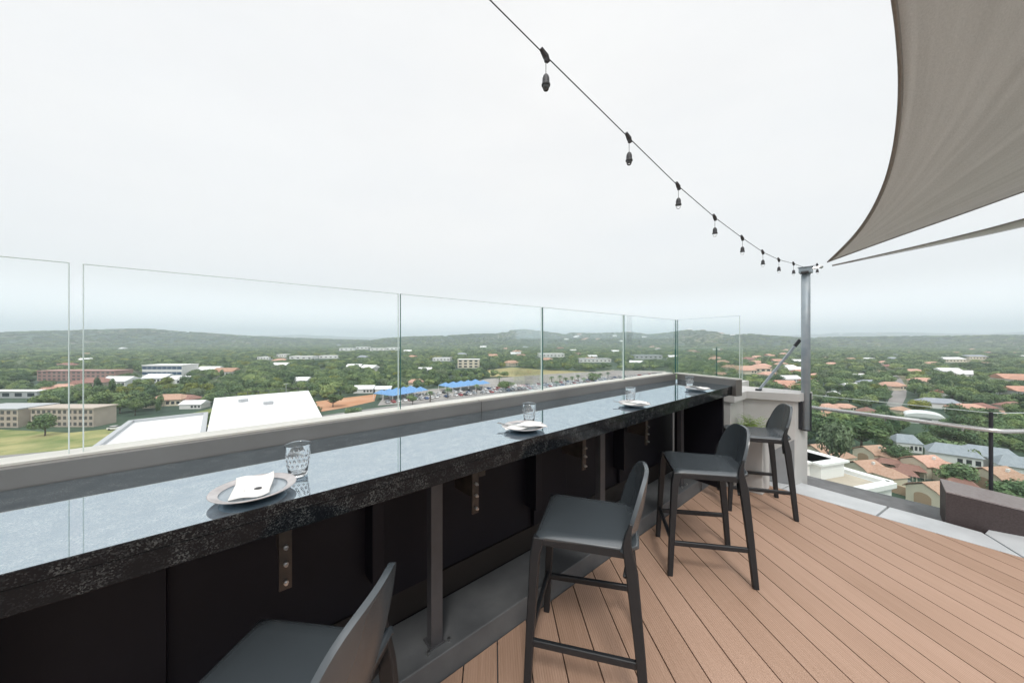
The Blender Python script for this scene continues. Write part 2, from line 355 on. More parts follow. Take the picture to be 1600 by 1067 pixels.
def nz(s, d, dist=0):
    n = t.nodes.new('ShaderNodeTexNoise'); n.inputs['Scale'].default_value = s; n.inputs['Detail'].default_value = d; n.inputs['Distortion'].default_value = dist
    t.links.new(tcn.outputs['Object'], n.inputs['Vector']); return n.outputs['Fac']
def ramp(f, *st):
    r = t.nodes.new('ShaderNodeValToRGB'); e = r.color_ramp.elements
    e[0].position, e[1].position = st[0][0], st[-1][0]; e[0].color, e[1].color = (*st[0][1], 1), (*st[-1][1], 1)
    for s in st[1:-1]: q = e.new(s[0]); q.color = (*s[1], 1)
    t.links.new(f, r.inputs[0]); return r.outputs[0]
def mixc(f, a, c):
    mm = t.nodes.new('ShaderNodeMixRGB'); t.links.new(f, mm.inputs[0]); t.links.new(a, mm.inputs[1]); t.links.new(c, mm.inputs[2]); return mm.outputs[0]
woods = ramp(nz(.03, 9), (.35, (.020, .046, .030)), (.65, (.055, .095, .055)))  # blue in these greens paints in some distance haze
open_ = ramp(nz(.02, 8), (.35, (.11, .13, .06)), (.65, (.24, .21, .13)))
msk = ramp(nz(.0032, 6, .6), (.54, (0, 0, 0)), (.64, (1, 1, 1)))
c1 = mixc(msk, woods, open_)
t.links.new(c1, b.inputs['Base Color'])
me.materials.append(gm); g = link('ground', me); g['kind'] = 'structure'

# patches of surface on the ground; used again to keep trees off them
PATCH = []
def patch(name, pts, z, m, keep=True):
    P3 = [flat(px, py, GZ) for px, py in pts]; bm = BM(); sheet(bm, P3, z); struct(name, bm, M[m])
    if keep: PATCH.append([(p.x, p.y) for p in P3])
patch('meadow', [(-120, 712), (-60, 668), (20, 672), (110, 676), (190, 668), (262, 655), (340, 636), (372, 640), (330, 665), (230, 690), (150, 726), (60, 740), (-100, 760)], GZ + .05, 'field')
patch('highway', [(-200, 760), (0, 712), (150, 700), (330, 672), (500, 650), (640, 630), (800, 610), (930, 596), (1040, 588), (1060, 592), (960, 606), (820, 626), (640, 655), (500, 690), (330, 740), (0, 900)], GZ + .12, 'asphalt')
patch('parking_lot', [(598, 622), (640, 611), (700, 606), (760, 592), (850, 585), (960, 579), (1040, 580), (1046, 588), (930, 597), (800, 611), (650, 629), (590, 634)], GZ + .16, 'lot')
patch('bare_soil', [(490, 628), (535, 622), (588, 616), (585, 627), (545, 636), (492, 645)], GZ + .10, 'soil')
patch('dry_meadow', [(755, 579), (800, 574), (850, 578), (930, 581), (960, 578), (950, 584), (850, 588), (760, 589)], GZ + .14, 'dry')
patch('suburb_road', [(1383, 636), (1393, 616), (1401, 604), (1398, 593), (1390, 583), (1397, 582), (1408, 592), (1417, 605), (1416, 620), (1408, 636)], GZ + .10, 'asphalt')
patch('lawn', [(1390, 766), (1396, 753), (1412, 750), (1424, 758), (1428, 776)], GZ + .10, 'lawn')
patch('lane', [(1380, 788), (1480, 812), (1640, 850), (1660, 880), (1480, 838), (1370, 805)], GZ + .12, 'lot')
bm = BM()
for i in range(26):                       # lane dashes and lot lines
    for ra, rb in (((0, 770), (500, 668)), ((500, 668), (960, 601))):
        u = (i + .2) / 26; v = (i + .5) / 26
        a = flat(ra[0] + (rb[0] - ra[0]) * u, ra[1] + (rb[1] - ra[1]) * u, GZ + .2); c = flat(ra[0] + (rb[0] - ra[0]) * v, ra[1] + (rb[1] - ra[1]) * v, GZ + .2)
        beam(bm, a, c, .35, .02)
struct('road_markings', bm, M['paint'])

def inpoly(x, y, poly):
    c = False; j = len(poly) - 1
    for i in range(len(poly)):
        xi, yi = poly[i]; xj, yj = poly[j]
        if (yi > y) != (yj > y) and x < (xj - xi) * (y - yi) / (yj - yi) + xi: c = not c
        j = i
    return c
KEEP = []   # (depth, lateral, half width, clear run towards the camera, clear run behind)
def vf(x, y): return FX * x + FY * y, RX * x + RY * y
def blocked(x, y, rr=4):
    d, X = vf(x, y)
    for kd, kX, hw, fr, bk in KEEP:
        if kd - fr - rr < d < kd + bk + rr and abs(X - kX * (d / kd)) < hw + rr * .7: return True
    for p in PATCH:
        if inpoly(x, y, p): return True
    return False
def keep(p, hw, fr, bk):
    d, X = vf(p.x, p.y); KEEP.append((d, X, hw, fr, bk))

# ------------------------------------------------------------------ houses and buildings
def gable(bm, x0, x1, y0, y1, z, h, ov=.5, hip=0.0):
    x0 -= ov; x1 += ov; y0 -= ov; y1 += ov; ym = (y0 + y1) / 2
    v = [bm.verts.new(p) for p in ((x0, y0, z), (x1, y0, z), (x1, y1, z), (x0, y1, z), (x0 + hip, ym, z + h), (x1 - hip, ym, z + h))]
    for f in ((0, 1, 5, 4), (2, 3, 4, 5), (1, 2, 5), (3, 0, 4), (3, 2, 1, 0)): bm.faces.new([v[i] for i in f])
def mkhouse(name, label, roofm, wallm, w=14, d=9, h=3.2, rh=2.4, hip=3.5, wing=True, group=None):
    t = thing(name, label, 'house', group=group)
    b1 = BM(); bx(b1, -w / 2, w / 2, -d / 2, d / 2, -1, h)
    if wing: bx(b1, -w / 2 + 1, -w / 2 + 6.5, -d / 2 - 5, -d / 2 - .01, -1, h - .1)
    obj('wall', b1, M[wallm], t)
    b2 = BM(); gable(b2, -w / 2, w / 2, -d / 2, d / 2, h, rh, .6, hip)
    if wing:
        v0 = len(b2.verts); b3 = BM(); gable(b3, 0, 8, -2.75, 2.75, 0, rh * .75, .5, 2.0)
        bmesh.ops.transform(b3, matrix=Matrix.Translation((-w / 2 + 3.75, -d / 2 + 2.4, h - .08)) @ Matrix.Rotation(R(-90), 4, 'Z'), verts=b3.verts)
        tmp = bpy.data.meshes.new('t'); b3.to_mesh(tmp); b3.free(); b2.from_mesh(tmp); bpy.data.meshes.remove(tmp)
    obj('roof', b2, M[roofm], t)
    for i in range(3):
        wv_ = BM(); bx(wv_, -w / 2 + 7.5 + i * 2.3, -w / 2 + 8.9 + i * 2.3, -d / 2 - .05, -d / 2 + .02, .9, 2.3); obj('window', wv_, M['pane'], t)
    return t
HP = {}
for k, (rm, wm, hp, wg, cat) in {'terracotta': ('terra', 'cream', 3.5, True, 0), 'pale clay': ('terrapale', 'white', 0, True, 0), 'grey': ('slate', 'white', 3, False, 0),
                       'white': ('whiteroof', 'white', 0, False, 0), 'brown': ('brownroof', 'beige', 3.5, True, 0)}.items():
    HP[k] = mkhouse('house', 'x', rm, wm, hip=hp, wing=wg)
used = set()
def house(k, p, rz, s=1.0, zone='in the suburb below the balustrade', label=None, group='houses among the trees of the suburb'):
    lab = label or 'low %s roofed house %s' % (k, zone)
    s3 = s if hasattr(s, '__len__') else (s, s, s)
    if k in used: r = dup(HP[k], p, rz, s3, lab, group)
    else:
        used.add(k); r = HP[k]; r.location = p; r.rotation_euler = (0, 0, rz); r.scale = s3; r['label'] = lab; r['group'] = group
    d, X = vf(p[0], p[1]); KEEP.append((d, X, 6.5 * s3[0], max(8, .075 * d), 3)); return r
FACE = VIEW - R(90)      # a front (-y) that looks back at the terrace
FACE = VIEW + R(-90)
def wall_block(name, label, cat, px0, px1, base, top, depth, wallm, rows, cols, winm='pane', roofm='greyedge', rz=0, roof_gable=0, band=False):
    """a long block whose front faces the terrace, window grid as separate parts"""
    pa = flat(px0, base, GZ); pb = flat(px1, base, GZ); w_ = (pb - pa).length; mid = (pa + pb) / 2; dd = vf(mid.x, mid.y)[0]
    h = (base - top) / F * dd
    t = thing(name, label, cat, (mid.x, mid.y, GZ), math.atan2(pb.y - pa.y, pb.x - pa.x) + rz)
    b1 = BM(); bx(b1, -w_ / 2, w_ / 2, 0, depth, -1, h); obj('wall', b1, M[wallm], t)
    b1 = BM()
    if roof_gable: gable(b1, -w_ / 2, w_ / 2, 0, depth, h, roof_gable, .8, 3)
    else: bx(b1, -w_ / 2 - .4, w_ / 2 + .4, -.4, depth + .4, h + .003, h + .5)
    obj('roof', b1, M[roofm], t)
    fh = h / rows
    for r_ in range(rows):
        for c in range(cols):
            cw = w_ / cols; x = -w_ / 2 + (c + .5) * cw; b1 = BM()
            if band: bx(b1, x - cw * .47, x + cw * .47, -.06, .02, r_ * fh + fh * .3, r_ * fh + fh * .82)
            elif dd > 480: bx(b1, x - cw * .2, x + cw * .2, -.06, .02, r_ * fh + fh * .35, r_ * fh + fh * .65)
            else: bx(b1, x - cw * .28, x + cw * .28, -.06, .02, r_ * fh + fh * .25, r_ * fh + fh * .8)
            obj('window', b1, M[winm], t)
    keep(mid, w_ / 2 + 2, .2 * dd, depth + 2)
    return t
wall_block('apartment_block', 'three storey beige apartment block at the far edge of the green meadow', 'apartment block', 48, 146, 667, 639, 8, 'beige', 3, 12, winm='softpane', roofm='beige')
wall_block('apartment_block', 'pale apartment block cut by the left edge of the photo beside the meadow', 'apartment block', -60, 28, 668, 640, 12, 'beige', 3, 9, winm='softpane', roofm='greyedge')
wall_block('office_building', 'long red brick office building seen over the trees on the left', 'office building', 58, 180, 595, 580, 14, 'brick', 3, 16, winm='softpane', roofm='brick')
wall_block('office_building', 'white office building with blue glazing and a projecting flat roof on the left', 'office building', 222, 284, 588, 571, 18, 'white', 2, 8, 'bluepane', 'white', band=True)
wall_block('warehouse', 'white flat canopy building at the left edge above the meadow', 'warehouse', -40, 58, 622, 612, 6, 'greyedge', 1, 5, roofm='white')
wall_block('office_building', 'cream complex of three blocks before the hill in the middle distance', 'office building', 715, 748, 575, 562, 16, 'cream', 3, 4, roofm='white')
wall_block('warehouse', 'long low white warehouse left of the cream complex', 'warehouse', 676, 703, 564, 559.5, 20, 'white', 1, 5, roofm='whiteroof')
wall_block('shopping_centre', 'wide white shopping centre under the central hills', 'shopping centre', 842, 882, 558, 553, 40, 'white', 1, 7, roofm='whiteroof')
wall_block('warehouse', 'white hall with a row of windows right of the shopping centre', 'warehouse', 905, 955, 566, 561, 25, 'white', 1, 8, roofm='greyedge')
wall_block('warehouse', 'grey roofed hall beyond the parking lot', 'warehouse', 992, 1035, 561, 555, 25, 'greyedge', 1, 6, roofm='slate')
for i, (a, b_, c) in enumerate([(530, 552, 548), (556, 575, 546), (578, 600, 548), (603, 622, 547)]):
    wall_block('warehouse', ['small white hall, first from the left in the far industrial row', 'narrow white hall, second in the far industrial row', 'white hall third from the left in the far industrial row', 'white hall at the right end of the far industrial row'][i], 'warehouse', a, b_, c, c - 4, 30, 'white', 1, 3, roofm='whiteroof')
for i, (a, b_, c) in enumerate([(402, 420, 562), (432, 447, 558), (452, 488, 561), (498, 528, 560)]):
    wall_block('warehouse', ['low white shed above the left part of the white roofed hall', 'tiny white shed between two longer sheds on the left', 'long pale shed in the woods left of centre', 'pale shed right of the long one in the woods'][i], 'warehouse', a, b_, c, c - 4, 20, 'white', 1, 4, roofm='white')
for i, (a, b_, c) in enumerate([(1155, 1205, 581), (1478, 1510, 566), (1515, 1545, 562)]):
    wall_block('school_building', ['long terracotta roofed building behind the corner of the bar', 'white building with a shallow roof far off on the right', 'pale grey building right of the far white one'][i], 'building', a, b_, c, c - 5, 16, 'cream', 1, 6, roofm=['terra', 'whiteroof', 'slate'][i], roof_gable=3)

# white industrial hall close below on the left
t = thing('factory_hall', 'huge white roofed hall close below the terrace on the left', 'factory hall')
q = [flat(335, 624, -14), flat(482, 612, -14), flat(505, 657, -14), flat(560, 760, -14), flat(300, 790, -14)]
bm = BM(); prism(bm, q, GZ - 1, -14.003); obj('wall', bm, M['white'], t)
bm = BM(); prism(bm, q, -14, -13.6); obj('roof', bm, M['whiteroof'], t)
q2 = [flat(205, 661, -17), flat(322, 648, -17), flat(300, 790, -17), flat(90, 800, -17), flat(135, 714, -17)]
bm = BM(); prism(bm, q2, GZ - 1, -17.003); obj('annex', bm, M['white'], t)
cx_ = sum((p.x for p in q2)) / 5; cy_ = sum((p.y for p in q2)) / 5
bm = BM(); prism(bm, q2, -17, -16.9); obj('roof', bm, M['whiteroof'], t)
bm = BM()
for i in range(5): beam(bm, q2[i] + Vector((0, 0, .35)), q2[(i + 1) % 5] + Vector((0, 0, .35)), .8, .7)
obj('parapet', bm, M['greyedge'], t)
bm = BM()
for i in range(9):
    a = q[0].lerp(q[1], i / 9 + .1) + Vector((0, 0, .9)); box(bm, a, (.15, .15, 1.1))
beam(bm, q[0].lerp(q[1], .1) + Vector((0, 0, 1.4)), q[1] + Vector((0, 0, 1.4)), .1, .1)
obj('roof_railing', bm, M['post'], t)
for k in range(2):
    a = q[0].lerp(q[1], .2 + k * .22).lerp(q[3], .15 + .1 * (k % 2)); bm = BM(); box(bm, a + Vector((0, 0, .75)), (1.6, 1.2, .7), .4); obj('roof_vent', bm, M['greyedge'], t)
PATCH.append([(p.x, p.y) for p in q]); PATCH.append([(p.x, p.y) for p in q2])
KEEP.append((95, -62, 30, 45, 8)); KEEP.append((80, -85, 22, 40, 4))

# neighbour block under the corner: tan roof, white parapet and skylights
A = flat(1393, 758, -12); B = flat(1264, 720, -12); dirw = (B - A).normalized(); nrm = Vector((-dirw.y, dirw.x, 0))
if (A + nrm * 5).length > A.length: nrm = -nrm
B2 = A + dirw * 46
t = thing('penthouse_block', 'white flat roofed block with a tan roof just below the right corner', 'building')
q = [A, B2, B2 + nrm * 13, A + nrm * 13]
bm = BM(); prism(bm, q, GZ - 1, -12.05); obj('wall', bm, M['white'], t)
qi = [A + dirw * .6 + nrm * .6, B2 - dirw * .6 + nrm * .6, B2 - dirw * .6 + nrm * 12.4, A + dirw * .6 + nrm * 12.4]
bm = BM(); prism(bm, qi, -12.04, -12.0); obj('roof', bm, M['tan'], t)
bm = BM()
for i in range(4):
    a, c = q[i], q[(i + 1) % 4]; beam(bm, a + Vector((0, 0, .12)), c + Vector((0, 0, .12)), .8, .5)
obj('parapet', bm, M['white'], t, bev=.05)
for k in range(3):
    c = A.lerp(B, .74 + k * .13) + nrm * (3.2 + k); bm = BM(); box(bm, c + Vector((0, 0, .7)), (4.5, 3.4, 1.4), math.atan2(dirw.y, dirw.x)); box(bm, c + Vector((0, 0, 1.51)), (5.1, 4.0, .2), math.atan2(dirw.y, dirw.x)); obj('skylight', bm, M['white'], t)
for k in range(5):
    c = A + nrm * (1.6 + k * 2.3) - dirw * .03; bm = BM(); box(bm, c + Vector((0, 0, -2.2)), (.06, 1.8, 2.2), math.atan2(dirw.y, dirw.x)); obj('window', bm, M['pane'], t)
PATCH.append([(p.x, p.y) for p in q]); KEEP.append((vf(*A[:2])[0] + 12, vf(*A[:2])[1] + 2, 16, 60, 8))

# townhouses with arched fronts
def townhouse(label, px, py, w_, rz, flip=1):
    p = flat(px, py, GZ); t = thing('townhouse', label, 'house', p, FACE + rz, 'cream townhouses with arched fronts')
    t.scale = (w_ / 10, w_ / 10, w_ / 9.6)
    bm = BM()                               # gabled front block: front face with its gable outline
    prof = [(-4, -1), (4, -1), (4, 4.6), (3.2, 5.2), (0, 6.6), (-3.2, 5.2), (-4, 4.6)]
    f0 = [bm.verts.new((x, -3, z)) for x, z in prof]; f1 = [bm.verts.new((x, 6, z)) for x, z in prof]
    bm.faces.new(f0); bm.faces.new(f1[::-1])
    for i in range(7): bm.faces.new((f0[i], f0[(i + 1) % 7], f1[(i + 1) % 7], f1[i]))
    bx(bm, 4.01 if flip > 0 else -10, 10 if flip > 0 else -4.01, -.5, 6, -1, 4.4)
    obj('wall', bm, M['cream'], t)
    bm = BM()
    top = [(-4.6, 4.35), (-3.3, 5.5), (0, 7.0), (3.3, 5.5), (4.6, 4.35)]
    for (xa, za), (xb, zb) in zip(top, top[1:]):
        v = [bm.verts.new(c) for c in ((xa, -3.4, za), (xb, -3.4, zb), (xb, 6.5, zb), (xa, 6.5, za), (xa, -3.4, za + .25), (xb, -3.4, zb + .25), (xb, 6.5, zb + .25), (xa, 6.5, za + .25))]
        for f in ((0, 1, 2, 3), (7, 6, 5, 4), (0, 4, 5, 1), (2, 6, 7, 3), (0, 3, 7, 4), (1, 5, 6, 2)): bm.faces.new([v[i] for i in f])
    b3 = BM(); gable(b3, (0 if flip > 0 else -10), (10 if flip > 0 else 0), -.5, 6, 4.45, 2.3, .6, 2.5)
    tmp = bpy.data.meshes.new('t'); b3.to_mesh(tmp); b3.free(); bm.from_mesh(tmp); bpy.data.meshes.remove(tmp)
    obj('roof', bm, M['terra'], t)
    bm = BM(); arc = [(-2, 0), (2, 0), (2, 2.9)] + [(2 * math.cos(a), 2.9 + 1.15 * math.sin(a)) for a in np.linspace(.25, math.pi - .25, 9)] + [(-2, 2.9)]
    f0 = [bm.verts.new((x, -3.08, z)) for x, z in arc]; f1 = [bm.verts.new((x, -2.98, z)) for x, z in arc]
    bm.faces.new(f0); n_ = len(arc)
    for i in range(n_): bm.faces.new((f0[i], f0[(i + 1) % n_], f1[(i + 1) % n_], f1[i]))
    obj('door', bm, M['archbrown'], t)
    bm = BM(); bx(bm, *( (6, 8) if flip > 0 else (-8, -6)), -.58, -.48, 1.2, 3); obj('window', bm, M['pane'], t)
    bm = BM(); bx(bm, 2.2, 2.9, 2, 2.7, 5.5, 7.3); obj('chimney', bm, M['white'], t)
    keep(p, w_ * .9, 17, 8); return t
townhouse('cream townhouse with a big arched door, nearest to the orange garden wall', 1455, 791, 7.0, R(-84), 1)
townhouse('cream townhouse with terracotta roof behind the broad clipped tree', 1437, 742, 6.8, R(-84), 1)
townhouse('cream townhouse right of the tall pale green tree, in the front row', 1344, 750, 6.6, R(-80), 1)
townhouse('cream townhouse in the second row right of the tall pale green tree', 1357, 722, 6.4, R(-80), 1)
townhouse('cream townhouse seen behind the black balustrade post on the right', 1547, 764, 7.0, R(-84), 1)
townhouse('cream townhouse half hidden at the foot of the shade pole', 1275, 721, 6.8, R(-76), 1)
# red-brown carports and low roofs between them
for i, (px, py, lab) in enumerate([(1409, 751, 'low red brown carport roof left of the small lawn'), (1390, 734, 'low red brown carport roof in the middle of the townhouses'), (1422, 744, 'low red brown roof behind the small lawn'), (1500, 768, 'low red brown carport between two cream townhouses on the right')]):
    p = flat(px, py, GZ); t = thing('carport', lab, 'carport', p, FACE + R(-38), 'red brown carports between the townhouses'); t.scale = (.7, .7, .8)
    bm = BM(); gable(bm, -3.4, 3.4, -2.6, 2.6, 2.5, 1.3, .3, 1.5); obj('roof', bm, M['brownroof'], t)
    for sx in (-3, 3):
        for sy in (-2.2, 2.2): bm = BM(); bx(bm, sx - .12, sx + .12, sy - .12, sy + .12, -1, 2.5); obj('post', bm, M['cream'], t)
    keep(p, 4, 8, 3)
# orange garden wall by the lane
pa, pb = flat(1393, 768, GZ), flat(1500, 800, GZ)
bm = BM(); beam(bm, pa + Vector((0, 0, .9)), pb + Vector((0, 0, .9)), .3, 2.0)
tag(obj('garden_wall', bm, M['archbrown']), 'orange brown garden wall along the lane below the townhouses', 'wall'); 
KEEP.append((75, 92, 14, 20, 2))
# blue-grey roofed houses behind
for px, py, s, rz, lab in [(1488, 723, (.66, .72, .95), -.75, 'large house with long blue grey roof left of the clipped tree'), (1543, 727, (.72, .72, .95), -.75, 'long blue grey roofed house right of the clipped tree'),
                           (1414, 703, (.4, .6, .9), -.5, 'small blue grey roofed house left of the wide green tree'), (1596, 744, (.6, .7, .9), -.7, 'blue grey roofed house cut by the right edge'),
                           (1466, 637, (1.0, .9, .9), -.6, 'pale blue grey roofed house above the white arched roof')]:
    house('grey', flat(px, py, GZ), FACE + rz, s, label=lab, group='blue grey roofed houses')
# white hall with arched roof
p = flat(1446, 663, GZ); t = thing('arched_hall', 'white hall with an arched roof behind the handrail', 'hall', p, FACE + R(-45)); t.scale = (.75, .75, .7)
bm = BM(); bx(bm, -7, 7, 0, 12, -1, 4); obj('wall', bm, M['white'], t)
bm = BM(); arc = [(-7.4 * math.cos(a), 4 + 2.6 * math.sin(a)) for a in np.linspace(0, math.pi, 15)]
f0 = [bm.verts.new((x, -.5, z)) for x, z in arc]; f1 = [bm.verts.new((x, 12.5, z)) for x, z in arc]; bm.faces.new(f0); bm.faces.new(f1[::-1])
for i in range(15): bm.faces.new((f0[i], f0[(i + 1) % 15], f1[(i + 1) % 15], f1[i]))
obj('roof', bm, M['whiteroof'], t); bm = BM(); bx(bm, -2.2, 2.2, -.06, .02, 0, 3.2); obj('door', bm, M['pane'], t)
keep(p, 7, 22, 10)
# houses set out by hand where the photograph shows a roof
H_ = [('terracotta', 1290, 641, 1, .3), ('pale clay', 1295, 656, 1.2, -.2), ('terracotta', 1318, 640, .9, -.2), ('white', 1328, 608, 1.3, .2), ('grey', 1355, 602, 1.3, 0), ('terracotta', 1405, 645, .9, .3),
      ('white', 1298, 620, 1, .4), ('terracotta', 1440, 600, 1.5, -.3), ('brown', 1352, 648, 1, .6), ('terracotta', 1510, 645, 1.3, -.2), ('brown', 1530, 640, 1.0, .2), ('pale clay', 1470, 618, 1.2, .4),
      ('white', 1480, 585, 2.0, -.2), ('white', 1502, 590, 2.0, -.1), ('pale clay', 1585, 600, 2.4, -.3), ('pale clay', 1590, 618, 1.8, 0), ('terracotta', 1560, 655, 1.1, .2), ('brown', 1578, 640, 1.2, .2),
      ('white', 1232, 597, 1.3, .1), ('pale clay', 1240, 612, 1.2, .1), ('terracotta', 1190, 577, 1.6, .2), ('terracotta', 1165, 583, 1.5, -.1), ('terracotta', 1200, 590, 1.3, .1), ('pale clay', 1225, 604, 1.1, -.2), ('terracotta', 1272, 590, 1.2, .3),
      ('pale clay', 1262, 600, 1.3, .2), ('terracotta', 1180, 571, 1.6, 0), ('terracotta', 1140, 578, 1.4, .1), ('pale clay', 1215, 568, 1.6, 0), ('terracotta', 268, 632, 1.3, .2), ('brown', 295, 630, 1.1, -.3), ('white', 305, 637, .9, .1),
      ('white', 190, 603, 1.7, 0), ('white', 250, 597, 1.6, 0), ('white', 285, 599, 1.4, 0), ('white', 330, 584, 1.8, 0), ('pale clay', 355, 587, 1.8, 0), ('terracotta', 100, 612, 1.2, 0), ('brown', 150, 605, 1.6, .2),
      ('white', 665, 582, 1.3, 0), ('white', 570, 613, 1.1, .1), ('white', 600, 612, .9, .1), ('white', 555, 577, 1.5, .0), ('white', 470, 600, 1.3, 0), ('white', 440, 575, 1.6, 0), ('terracotta', 650, 601, 1.0, .2)]
for k, px, py, s, a in H_:
    s *= .62 if px > 1250 else .8
    zone = 'in the suburb right of the bar' if px > 1100 else 'in the woods left of the highway'
    house(k, flat(px, py, GZ), FACE + a, s, zone, group='houses in the suburb on the right' if px > 1100 else 'houses in the woods on the left')
rr = random.Random(11); n = 0; tries = 0
spots = []
while n < 105 and tries < 9000:
    tries += 1
    u = rr.random()
    if u < .52: px, py = rr.uniform(1110, 1640), 541 + 70 * rr.random() ** 1.7
    elif u < .82: px, py = rr.uniform(740, 1110), 540 + 34 * rr.random() ** 1.3
    else: px, py = rr.uniform(-60, 740), 540 + 45 * rr.random() ** 1.6
    p = flat(px, py, GZ); d, X = vf(p.x, p.y)
    if blocked(p.x, p.y, 9) or any((p - s_).length < 24 + d * .012 for s_ in spots): continue
    spots.append(p)
    k = rr.choice(['terracotta', 'terracotta', 'pale clay', 'white', 'grey', 'brown'] if px > 740 else ['white', 'white', 'grey', 'pale clay', 'brown', 'terracotta'])
    zone = 'far off in the suburb on the right' if px > 1110 else ('in mid distance under the central hills' if px > 740 else 'far off in the woods on the left')
    house(k, p, FACE + rr.uniform(-.7, .7), rr.uniform(.75, 1.05) * (1 + d / 1500) * (.8 if px > 1250 else 1), zone, group='distant houses ' + zone); n += 1

hn = 0
while hn < 46:                            # houses on the slopes of the hills
    hpx, hd = (rr.uniform(1180, 1640), rr.uniform(2900, 6200)) if rr.random() < .6 else (rr.uniform(880, 1180), rr.uniform(1900, 2450))
    p = at(hpx, hd); p.z = ground_z(p.x, p.y) + 1
    if p.z < GZ + 8: p.z += 3
    zone = 'on the slope of the far hills on the right' if hpx > 1180 else 'on the slope of the central hills'
    house(rr.choice(['white', 'white', 'pale clay', 'terracotta']), p, FACE + rr.uniform(-.6, .6), 1 + hd / 2600, zone, group='tiny houses ' + zone); KEEP.pop(); hn += 1

# ------------------------------------------------------------------ blue canopies, cars, palms and masts by the highway
cano = thing('shade_canopy', 'x', 'canopy', group='blue shade canopies over the car lot')
bm = BM(); v = [bm.verts.new(p) for p in ((-3.2, -3.2, 2.6), (3.2, -3.2, 2.6), (3.2, 3.2, 2.6), (-3.2, 3.2, 2.6), (0, 0, 4.3))]
for i in range(4): bm.faces.new((v[i], v[(i + 1) % 4], v[4]))
bm.faces.new(v[:4][::-1]); obj('canopy', bm, M['blue'], cano)
for sx in (-3, 3):
    for sy in (-3, 3): bm = BM(); bx(bm, sx - .08, sx + .08, sy - .08, sy + .08, 0, 2.6); obj('leg', bm, M['white'], cano)
first = True
LOTDIR = None
for (xa, ya, xb, yb, nn, rows, lab) in [(612, 626, 657, 618, 5, 2, 'blue peaked canopy in the nearer cluster beside the orange soil'), (708, 612, 755, 606, 5, 2, 'blue peaked canopy in the farther cluster of the car lot')]:
    pa, pb = flat(xa, ya, GZ), flat(xb, yb, GZ); dv = (pb - pa).normalized(); back = Vector((-dv.y, dv.x, 0)); LOTDIR = dv
    for i in range(nn):
        for j in range(rows):
            p = pa.lerp(pb, i / (nn - 1)) + back * j * 9
            if first: c = cano; c.location = p; first = False
            else: c = dup(cano, p)
            c.rotation_euler = (0, 0, math.atan2(dv.y, dv.x)); c['label'] = lab; s_ = (pb - pa).length / (nn - 1) / 6.5; c.scale = (s_, 1.35, 1.35)
CARC = {'white': (.75, .75, .75), 'silver': (.42, .43, .45), 'black': (.02, .02, .025), 'red': (.35, .03, .03), 'blue': (.05, .10, .25)}
CARP = {}
for k, c in CARC.items():
    t = thing('parked_car', 'x', 'car', group='cars parked in the distant lot')
    bm = BM(); prof = [(-2.1, .35), (2.1, .35), (2.15, .75), (1.9, .95), (1.0, 1.02), (-1.9, 1.05), (-2.15, .8)]
    f0 = [bm.verts.new((x, -.85, z)) for x, z in prof]; f1 = [bm.verts.new((x, .85, z)) for x, z in prof]; bm.faces.new(f0); bm.faces.new(f1[::-1])
    for i in range(7): bm.faces.new((f0[i], f0[(i + 1) % 7], f1[(i + 1) % 7], f1[i]))
    bx(bm, -1.35, .45, -.68, .68, 1.42, 1.5)
    obj('body', bm, mat('car paint ' + k, c, .25), t)
    bm = BM(); prof = [(-1.8, 1.03), (1.0, 1.0), (.5, 1.43), (-1.4, 1.43)]
    f0 = [bm.verts.new((x, -.76, z)) for x, z in prof]; f1 = [bm.verts.new((x, .76, z)) for x, z in prof]; bm.faces.new(f0); bm.faces.new(f1[::-1])
    for i in range(4): bm.faces.new((f0[i], f0[(i + 1) % 4], f1[(i + 1) % 4], f1[i]))
    obj('cabin', bm, M['pane'], t)
    for wx in (-1.35, 1.35):
        for wy in (-.8, .8):
            bm = BM(); tube(bm, [(wx, wy - .1, .33), (wx, wy + .1, .33)], .33, 12); obj('wheel', bm, M['cable'], t)
    CARP[k] = t
cused = set(); cn = 0
def car(k, p, rz, lab):
    if k in cused: c = dup(CARP[k], p, rz)
    else: cused.add(k); c = CARP[k]; c.location = p; c.rotation_euler = (0, 0, rz)
    c['label'] = lab
lot = [(flat(650, 619, GZ), flat(1040, 583.5, GZ)), (flat(640, 624, GZ), flat(1030, 586.5, GZ)), (flat(605, 630, GZ), flat(1000, 590.5, GZ))]
for pa, pb in lot:
    dv = (pb - pa); Ln = dv.length; dv.normalize(); back = Vector((-dv.y, dv.x, 0)); rz = math.atan2(back.y, back.x)
    n_ = min(72, int(Ln / 3.0))
    for i in range(n_):
        if rr.random() < .22: continue
        p = pa + dv * (i * Ln / n_) + back * rr.uniform(-.4, .4); p.z = GZ + .17
        k = rr.choice(['white', 'white', 'white', 'silver', 'silver', 'black', 'red', 'blue'])
        car(k, p, rz + rr.choice([0, math.pi]), 'small %s car parked in the rows of the distant lot by the highway' % k)
        KEEP.append((*vf(p.x, p.y), 2, 20, 3)) if i % 3 == 0 else None
for i, (px, py, k) in enumerate([(560, 662, 'white'), (700, 634, 'silver'), (815, 617, 'white'), (905, 607, 'black'), (620, 648, 'red'), (1392, 742, 'white'), (1407, 756, 'silver'), (60, 717, 'white'), (180, 671, 'white')]):
    p = flat(px, py, GZ + .12); car(k, p, FACE + .3, ['white car on the highway right of the factory hall', 'silver car on the highway in mid view', 'white car farther along the highway', 'black car at the far bend of the highway', 'red car on the highway below the blue canopies',
        'white car between the red brown carports', 'silver car beside the small lawn', 'white car at the left on the road before the meadow', 'white car beside the beige apartment block'][i])

